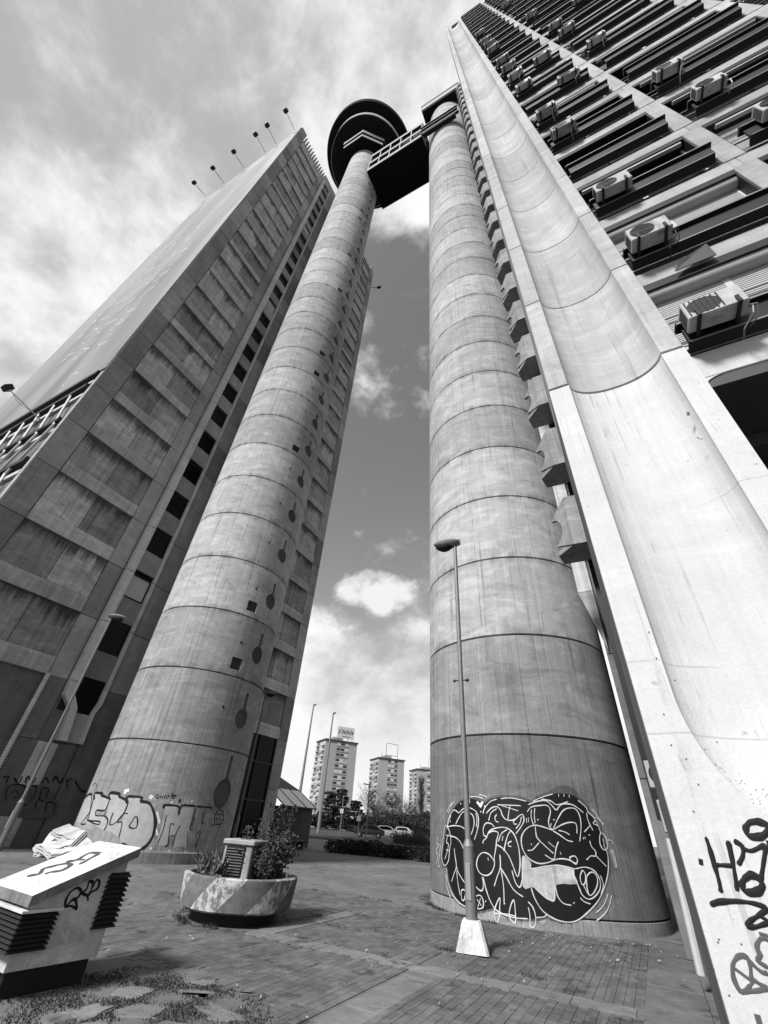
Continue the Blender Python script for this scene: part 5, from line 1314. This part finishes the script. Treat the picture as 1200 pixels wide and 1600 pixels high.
ws = [(w_, p) for p in [
 [(75, 300), (85, 240), (115, 185), (135, 190), (150, 200), (170, 180), (200, 165), (240, 180), (265, 205), (272, 260), (262, 320), (246, 368)],
 [(100, 215), (85, 260), (80, 285), (120, 280), (160, 285), (185, 300)], [(130, 270), (150, 230), (170, 200), (190, 190)], [(205, 195), (235, 215), (245, 260), (235, 310), (220, 350)], [(255, 200), (262, 240), (258, 290)],
 [(62, 290), (48, 400), (42, 480), (60, 530), (84, 500), (92, 430), (100, 380), (92, 320), (75, 285), (62, 290)],
 [(95, 345), (130, 355), (160, 385), (180, 430)], [(120, 420), (126, 470), (134, 535), (120, 580), (104, 630)], [(134, 535), (150, 580), (185, 636)], [(136, 560), (144, 640), (158, 715)],
 [(72, 545), (80, 620), (105, 700), (150, 760), (200, 790), (260, 815)], [(70, 580), (76, 660), (100, 740)],
 [(222, 360), (240, 420), (246, 490), (240, 560)], [(232, 480), (236, 540)],
 [(300, 205), (310, 170), (345, 130), (385, 115)], [(410, 112), (480, 108), (570, 128)], [(320, 205), (350, 172), (385, 162), (410, 185), (420, 215), (440, 240), (470, 248), (500, 240), (530, 215), (550, 210)], [(335, 250), (350, 200), (385, 175)],
 [(388, 150), (450, 152), (535, 156)], [(415, 155), (520, 188)], [(468, 160), (460, 200), (455, 245)],
 [(385, 210), (374, 230), (380, 252), (396, 258)], [(505, 240), (490, 250), (495, 270), (510, 270)], [(550, 215), (555, 250), (535, 290), (505, 330)], [(540, 225), (530, 265), (505, 300)],
 [(372, 290), (350, 268), (320, 265), (302, 295), (305, 340), (325, 350), (300, 378), (302, 392)], [(325, 345), (345, 310), (400, 292), (450, 296), (490, 330), (515, 390), (528, 460), (530, 540), (515, 600), (490, 540)],
 [(330, 330), (360, 315), (395, 325), (385, 370), (380, 420), (370, 480), (372, 515)], [(385, 400), (420, 420), (460, 470), (490, 540)], [(395, 380), (415, 330), (450, 305)], [(430, 440), (440, 390), (455, 340), (475, 310)], [(478, 378), (458, 388), (460, 408), (476, 410)], [(425, 345), (418, 375)],
 [(372, 515), (355, 570), (320, 592), (280, 575), (260, 530), (268, 480), (295, 450), (330, 455), (355, 480), (372, 515)], [(330, 480), (334, 498)],
 [(405, 460), (408, 540), (388, 600), (370, 658)], [(410, 545), (445, 600), (490, 680), (550, 725)], [(413, 560), (428, 660), (432, 770)],
 [(545, 480), (550, 560), (540, 640), (525, 665), (500, 630), (480, 560)], [(300, 600), (320, 680), (345, 750), (380, 805), (430, 835), (500, 856), (580, 862)],
 [(240, 590), (250, 560)], [(250, 655), (280, 685), (298, 680), (302, 640), (295, 600)],
 [(575, 195), (600, 165), (650, 155), (700, 155), (720, 190), (708, 250), (715, 290), (735, 305)], [(602, 180), (600, 230), (615, 275)], [(622, 170), (620, 220), (625, 265)],
 [(580, 150), (640, 128), (690, 125), (725, 150), (755, 182), (775, 160), (800, 145), (850, 148), (890, 170), (925, 200)], [(610, 130), (660, 105), (735, 82)], [(660, 115), (720, 125), (760, 150), (830, 130)],
 [(735, 305), (770, 230), (800, 185), (840, 170), (880, 180), (905, 230), (910, 300), (902, 380)], [(740, 305), (790, 275), (840, 260), (880, 270), (885, 330)], [(770, 310), (810, 320), (840, 338)], [(725, 265), (720, 290)],
 [(735, 310), (680, 290), (620, 278), (570, 300), (540, 350), (545, 420), (580, 480), (640, 515), (700, 512), (760, 490), (820, 490), (870, 512), (885, 520)], [(735, 312), (780, 340), (825, 372), (860, 380)],
 [(625, 285), (630, 330), (640, 360), (690, 410), (740, 455)], [(600, 390), (602, 402)], [(578, 435), (610, 430), (650, 385)], [(770, 380), (755, 420), (740, 490), (685, 462)], [(705, 382), (745, 415)], [(780, 445), (786, 460)],
 [(598, 520), (600, 550), (680, 535), (760, 528), (830, 540), (870, 550), (895, 545)], [(840, 480), (870, 470), (888, 495), (878, 520), (850, 500), (840, 480)],
 [(895, 545), (940, 540), (990, 560), (1025, 610), (1030, 670), (1000, 720), (960, 740), (920, 715), (895, 660), (870, 600), (865, 555)], [(920, 560), (905, 600), (915, 645), (935, 640), (938, 590), (920, 560)], [(950, 590), (980, 570), (1010, 600), (1012, 650), (990, 700), (965, 715), (950, 680), (945, 620), (950, 590)], [(925, 650), (945, 690), (962, 715)], [(1030, 590), (1050, 650), (1035, 710)],
 [(735, 575), (742, 650), (748, 720), (740, 750), (715, 745), (690, 730)], [(750, 660), (765, 720), (800, 765), (850, 778)], [(600, 670), (625, 740), (670, 810), (730, 855), (800, 880), (880, 876), (960, 815), (1022, 742), (1060, 655), (1080, 560), (1076, 460), (1050, 400)], [(905, 730), (930, 755), (970, 770)],
 [(890, 120), (940, 165), (955, 195), (990, 230), (1020, 290), (1035, 330)], [(945, 200), (955, 250), (985, 310)], [(930, 320), (965, 280), (960, 260)], [(1000, 250), (985, 265), (1015, 280)], [(1030, 330), (1028, 390), (1050, 430), (1075, 420), (1070, 370), (1050, 335), (1030, 330)], [(1045, 360), (1055, 400)],
 [(965, 375), (975, 410), (1000, 440), (1000, 470), (970, 470), (945, 495)], [(1005, 470), (1040, 505), (1068, 535)],
 [(405, 730), (380, 780), (370, 830), (385, 885), (402, 850), (404, 790), (405, 730)], [(372, 830), (405, 830), (460, 835), (505, 848)], [(492, 745), (470, 790), (465, 850), (500, 890), (502, 830), (492, 745)], [(580, 755), (610, 790), (628, 850), (622, 910), (595, 908), (592, 840), (582, 790)], [(630, 855), (680, 850), (700, 830)],
 [(655, 885), (690, 875)], [(670, 895), (685, 885)], [(1005, 825), (1050, 780), (1080, 705)], [(1005, 875), (1060, 830), (1090, 770), (1100, 715)], [(975, 175), (1010, 215), (1050, 280)], [(1000, 225), (1050, 270)],
 [(1078, 370), (1100, 375), (1112, 395)], [(1098, 430), (1112, 480), (1128, 545)], [(1104, 430), (1122, 480), (1134, 545)], [(215, 100), (260, 100), (300, 110)], [(275, 88), (305, 92), (325, 105)], [(215, 112), (218, 140)], [(85, 200), (100, 160), (118, 128)], [(75, 195), (88, 165), (105, 140)],
 [(165, 690), (180, 680), (190, 700), (182, 745), (168, 740), (165, 690)], [(250, 725), (280, 715), (300, 745), (300, 790), (270, 800), (250, 780)], [(262, 740), (290, 780)], [(285, 735), (268, 790)], [(85, 330), (72, 380), (85, 400), (75, 450), (62, 490)], [(70, 340), (95, 345)], [(70, 430), (92, 440)],
 [(20, 350), (10, 390), (25, 400), (8, 440), (20, 470), (6, 520)], [(35, 400), (30, 460), (22, 520), (32, 540)], [(770, 82), (772, 98)], [(803, 82), (805, 100)], [(835, 88), (838, 105)], [(925, 352), (926, 366)], [(935, 350), (937, 364)], [(570, 232), (572, 262)], [(582, 230), (584, 258)]]]
paint('graffiti_outline', RW, M_SPRAYW, rt_, ws, c8, .010, label='thin white outlines of the black graffiti')
rd = random.Random(2); paint('paint_drips', RW, M_SPRAYB, rt_, [(.012, [(x, y), (x + rd.uniform(-2, 2), y + rd.uniform(12, 50))]) for x, y in [(120, 720), (210, 800), (290, 808), (450, 850), (540, 862), (720, 858), (790, 878), (850, 872), (930, 838), (1000, 770), (1050, 690)]], c8, .006)
dots = [(.05, [(x, y), (x + 3, y + 6)]) for x, y in [(160, 140), (205, 130), (280, 140), (285, 190), (95, 250), (308, 155), (740, 240), (640, 240), (865, 760), (432, 765), (248, 652), (315, 750), (960, 335)]]
paint('graffiti_dots', RW, M_SPRAYW, rt_, dots + [(.09, [(262, 130), (285, 160)]), (.09, [(298, 130), (282, 165)])], c8, .0105)

# ---- silver letters on the left tower
LW = CylWall(LC, LR); c6 = Z(100, 1200, 6.0); c375 = Z(100, 1180, 3.75)
paint_fill('graffiti_fill', LW, M_SPRAYS, lt_, [[(240, 255), (265, 300), (250, 380), (225, 440), (175, 515), (110, 520), (150, 420), (195, 300)],
    [(290, 240), (350, 245), (425, 290), (385, 390), (310, 390), (300, 450), (380, 455), (405, 500), (375, 580), (230, 520), (245, 420), (275, 310)],
    [(430, 245), (515, 250), (600, 310), (560, 420), (500, 500), (545, 520), (515, 650), (390, 590), (420, 500), (400, 440), (430, 300)],
    [(600, 275), (725, 275), (800, 335), (840, 420), (850, 520), (820, 640), (760, 720), (690, 765), (540, 710), (520, 640), (550, 500), (590, 330)]], c6, .004, 'silver letters with black outline', False)
pc = [(.085, p) for p in [[(190, 285), (240, 245), (262, 250)], [(285, 300), (290, 235), (355, 238), (358, 255), (425, 285), (432, 300)], [(425, 290), (432, 235), (518, 242), (520, 268), (600, 305)], [(592, 330), (598, 268), (725, 275), (725, 310), (800, 330), (840, 410), (856, 520), (830, 640), (770, 730), (690, 770), (600, 735), (545, 705)]]]
pc += [(.04, p) for p in [[(262, 255), (250, 380), (225, 440), (160, 520), (205, 525)], [(275, 300), (240, 440), (225, 490), (330, 500), (325, 530), (240, 500)], [(430, 295), (385, 395), (310, 395), (300, 445), (380, 450), (412, 490), (400, 540), (375, 585)], [(605, 310), (575, 400), (500, 500), (430, 530), (460, 420), (440, 480), (430, 530)], [(600, 430), (560, 430), (500, 505), (545, 515), (515, 650)], [(395, 405), (380, 440)], [(665, 460), (640, 500), (612, 545), (640, 565), (680, 555), (690, 500), (685, 460), (665, 460)]]]
paint('graffiti_outline', LW, M_SPRAYB, lt_, pc, c6, .008)
paint('graffiti_outline', LW, M_SPRAYB, lt_, [(.06, p) for p in [[(585, 310), (590, 292), (670, 300), (672, 345)], [(672, 350), (690, 295), (770, 298)], [(775, 300), (840, 305), (868, 310)]]] + [(.03, p) for p in [[(545, 520), (580, 440), (600, 350)], [(590, 530), (608, 520), (622, 410), (645, 405)], [(632, 530), (655, 460), (680, 410)], [(625, 470), (650, 472)], [(770, 300), (745, 400), (735, 430), (755, 435)], [(725, 450), (720, 545)], [(780, 450), (768, 545)], [(785, 455), (800, 450), (772, 540)], [(830, 310), (810, 400)], [(745, 370), (765, 365), (745, 420)], [(690, 545), (810, 548)], [(815, 330), (805, 400), (820, 395)]]], c375, .008)
paint_fill('graffiti_fill', LW, M_SPRAYS, lt_, [[(595, 300), (665, 305), (665, 360), (695, 305), (765, 305), (740, 420), (720, 545), (640, 545), (655, 470), (620, 470), (600, 535), (535, 525), (575, 400)]], c375, .0035, None, False)
paint('graffiti_tag', LW, M_SPRAYB, lt_, [(.028, p) for p in [[(548, 230), (538, 240), (546, 252), (556, 242), (548, 230)], [(562, 255), (566, 235)], [(566, 244), (578, 244)], [(580, 234), (576, 254)], [(586, 254), (594, 234), (602, 254)], [(610, 225), (608, 252)], [(606, 240), (622, 238)], [(628, 252), (634, 222), (640, 236)], [(626, 240), (656, 234), (636, 252), (648, 250)], [(165, 180), (185, 165), (192, 185)]]], c375, .006)
paint('graffiti_character', LW, M_SPRAYB, lt_, [(.045, p) for p in [[(880, 400), (885, 350), (905, 320), (930, 330), (935, 370), (925, 400), (880, 405)], [(890, 345), (930, 350)], [(888, 370), (930, 380)], [(865, 405), (920, 412)], [(862, 415), (915, 422)], [(900, 330), (895, 395)], [(915, 335), (912, 395)]]], c375, .007)
for st_ in [(.16, [(352, 212), (382, 205)]), (.10, [(350, 222), (365, 222)]), (.18, [(500, 240), (520, 250)]), (.10, [(545, 330), (560, 400)]), (.08, [(540, 430), (548, 470)]), (.12, [(612, 555), (618, 575)]), (.14, [(705, 565), (715, 580)]), (.10, [(745, 268), (755, 272)]), (.08, [(505, 540), (512, 552)]), (.10, [(625, 275), (635, 280)])]: paint('paint_blot', LW, M_SPRAYW, lt_, [st_], c375, .005)
paint('small_hole', LW, M_BLACK, lt_, [(.16, [(672, 266), (684, 268)])], c375, .005)
# ---- dark piece on the office slab
SW = FlatWall(0, OX, 1); c46 = Z(0, 1020, 4.615)
paint_fill('graffiti_fill', SW, M_OVER, ot, [[(0, 1090), (40, 960), (120, 940), (200, 960), (260, 950), (340, 970), (380, 1030), (420, 1090), (400, 1160), (300, 1200), (180, 1195), (60, 1180), (0, 1170)]], c46, .028, 'dark graffiti piece on the slab wall')
paint('graffiti_outline', SW, M_SPRAYB, ot, [(.05, p) for p in [[(40, 1060), (50, 980), (110, 950), (180, 965), (150, 1020), (90, 1050)], [(200, 1010), (220, 960), (260, 970), (240, 1040), (200, 1080)], [(280, 1060), (300, 980), (350, 985), (320, 1050)], [(250, 1120), (270, 1060), (310, 1070)], [(320, 1150), (340, 1080), (390, 1090), (380, 1150)], [(110, 1150), (150, 1090), (190, 1100)], [(80, 1010), (110, 990), (130, 1020)]]], c46, .033)
paint('graffiti_tag', SW, M_SPRAYB, ot, [(.06, p) for p in [[(20, 900), (60, 890), (40, 940)], [(100, 900), (130, 940), (160, 890)], [(180, 940), (200, 890), (230, 940), (260, 900)], [(300, 940), (330, 900), (350, 940)], [(380, 930), (400, 890), (430, 940), (450, 900)], [(480, 900), (485, 980)], [(485, 930), (520, 900)], [(540, 920), (580, 990), (620, 1000)]]], c46, .02)
# ---- black marker on the white pier
PW = FlatWall(1, PY0, -1); c343 = Z(850, 1150, 3.4286)
paint('graffiti_tag', PW, M_SPRAYB, tw, [(.030, p) for p in [[(866, 540), (890, 610), (915, 700), (938, 780), (948, 838)], [(985, 560), (1005, 650), (1022, 740), (1035, 830)], [(915, 690), (960, 692), (1018, 696)], [(1015, 560), (1060, 590), (1065, 640), (1040, 690)], [(1060, 600), (1110, 615), (1170, 590), (1185, 600), (1175, 680), (1160, 780)], [(890, 905), (940, 888), (1040, 885), (1130, 898), (1188, 925), (1150, 960), (1105, 990), (1095, 1020), (1140, 1020), (1200, 1000)], [(1150, 960), (1200, 990)]]], c343, .004, label='black marker letters')
for p in [[(1080, 500), (1100, 465), (1150, 460), (1195, 480), (1190, 520), (1150, 540), (1100, 535), (1080, 500)], [(1060, 800), (1075, 765), (1110, 745), (1145, 760), (1170, 800), (1140, 835), (1085, 835), (1060, 800)], [(838, 658), (842, 690)], [(1200, 560), (1210, 600)]]: paint('graffiti_tag', PW, M_SPRAYB, tw, [(.042, p)], c343, .004)
paint('graffiti_tag', PW, M_SPRAYG, tw, [(.026, p) for p in [[(1150, 1055), (1200, 1070)], [(1165, 1185), (1140, 1130), (1160, 1085), (1200, 1090)], [(1160, 1180), (1140, 1200), (1200, 1240)], [(1110, 1330), (1060, 1370), (1020, 1310), (1010, 1230), (1040, 1180), (1085, 1185), (1105, 1240), (1112, 1330)], [(1015, 1240), (1110, 1310)], [(1090, 1195), (1160, 1260), (1200, 1270)], [(1060, 1368), (1130, 1365), (1200, 1350)], [(1115, 1300), (1160, 1330), (1200, 1350)]]] + [(.05, [(1140, 1490), (1160, 1560)])], c343, .004)
# rough scraped render in the scoop, small pits on the white paint
paint('paint_chips', PW, M_SPRAYG, tw, [(.018, [(x, y), (x + 3, y + 8)]) for x, y in [(680, 45), (825, 255), (800, 400), (925, 30), (935, 1085), (990, 1385), (1055, 1110), (640, -120), (600, -420), (700, -300), (760, 120), (560, -560), (930, 1100), (905, 1240)]] + [(.05, [(770, -1735), (775, -1715)]), (.012, [(820, -1600), (835, -1590), (850, -1592)])], c343, .003)
g = G(); rs = random.Random(8)
for _ in range(150):                                       # flakes of old render where the hollow ends
    x = HX0 + .02 + rs.random() * (HX1 - HX0 - .04); t = (x - (HX0 + HX1) / 2) / ((HX1 - HX0) / 2); zb = 2.75 - 1.02 * math.sqrt(max(0, 1 - t * t)); z = zb + abs(rs.gauss(0, .10)) + .015
    s = rs.uniform(.002, .007); y = scoop(x, z) - .003; g.add([(x - s, y, z), (x, y - .002, z + s * .6), (x + s * 1.3, y, z + s * .9), (x + s * .2, y - .002, z - s * .5)], [(0, 1, 2, 3)])
props(g.part('render_flakes', M_SPRAYG, tw, fix=False), kind='stuff')
# ---- scribbles on the ventilation shaft
inv_vs = (Matrix.Translation(VS.location) @ Matrix.Rotation(VS.rotation_euler.z, 4, 'Z')); ivs = inv_vs.inverted()
class SkewWall:
    """plane through three points of the shaft, in its own space"""
    def __init__(s, o, u, v): s.o, s.u, s.v = Vector(o), Vector(u), Vector(v); s.n = s.u.cross(s.v).normalized()
    def hit(s, px):
        d = (ivs.to_3x3() @ ray(*px)); e = ivs @ Vector((0, 0, EYE)); t = (s.o - e).dot(s.n) / d.dot(s.n); p = e + d * t - s.o
        return (p.dot(s.u), p.dot(s.v))
    def at(s, u, w, off):
        p = s.o + s.u * u + s.v * w
        side = 1 if (ivs @ Vector((0, 0, EYE)) - s.o).dot(s.n) > 0 else -1
        return tuple(p + s.n * off * side)
sl_ = Vector((0, VL, vz(VL) - vz(0))).normalized()
TOPW = SkewWall((0, 0, vz(0) + .095), (-1, 0, 0), sl_); SIDEW = SkewWall((0, 0, 0), (0, 1, 0), (0, 0, 1)); c54 = Z(0, 1280, 5.4545)
def vpaint(wall, strokes, mat, par):
    g = G()
    for w, pts in strokes: ribbon(g, wall, smooth_line([wall.hit(p) for p in c54(pts)]), w, .004)
    g.part('scribble', mat, par, local=True, fix=False)
vpaint(TOPW, [(.06, [(240, 482), (330, 470), (370, 425), (440, 405), (560, 380), (600, 395), (520, 440), (440, 450), (380, 470)]), (.06, [(570, 360), (650, 350), (760, 290), (850, 292)]), (.06, [(840, 298), (760, 340), (680, 385)]), (.05, [(640, 350), (720, 345)])], M_SPRAYG, lidp)
vpaint(SIDEW, [(.024, [(655, 770), (640, 680), (600, 700), (560, 745), (560, 690), (600, 620), (660, 585), (690, 620), (650, 680), (620, 690)]), (.024, [(560, 745), (610, 740), (655, 770)]), (.024, [(750, 695), (740, 650), (700, 630), (740, 590), (760, 530), (790, 540), (780, 590), (750, 650)]), (.024, [(780, 590), (820, 520), (845, 530), (830, 590), (780, 620), (750, 655)])], M_SPRAYB, body)
# ---- pale handwriting across the banner, long since unreadable from below
g = G(); rw_ = random.Random(21); BW = FlatWall(1, OY0 - .13, -1)
for row, (x0, wd_, zt, zb) in enumerate([(-26.5, 1.1, 44, 24), (-29.5, 1.6, 52, 27), (-32.8, 1.7, 56, 30), (-36.0, 1.3, 60, 34)]):
    z = zt
    while z > zb:
        L = rw_.uniform(1.2, 2.6); uv = []
        for i in range(7):
            uv.append((x0 + wd_ * math.sin(i * 1.9 + rw_.random() * 1.5) * .7, z - L * i / 6 + rw_.uniform(-.3, .3)))
        ribbon(g, BW, smooth_line(uv), .14, .006); z -= L + rw_.uniform(.3, 1.6)
    props(g.part('handwriting', M_FRAME, bn, fix=False), kind='stuff'); g = G()
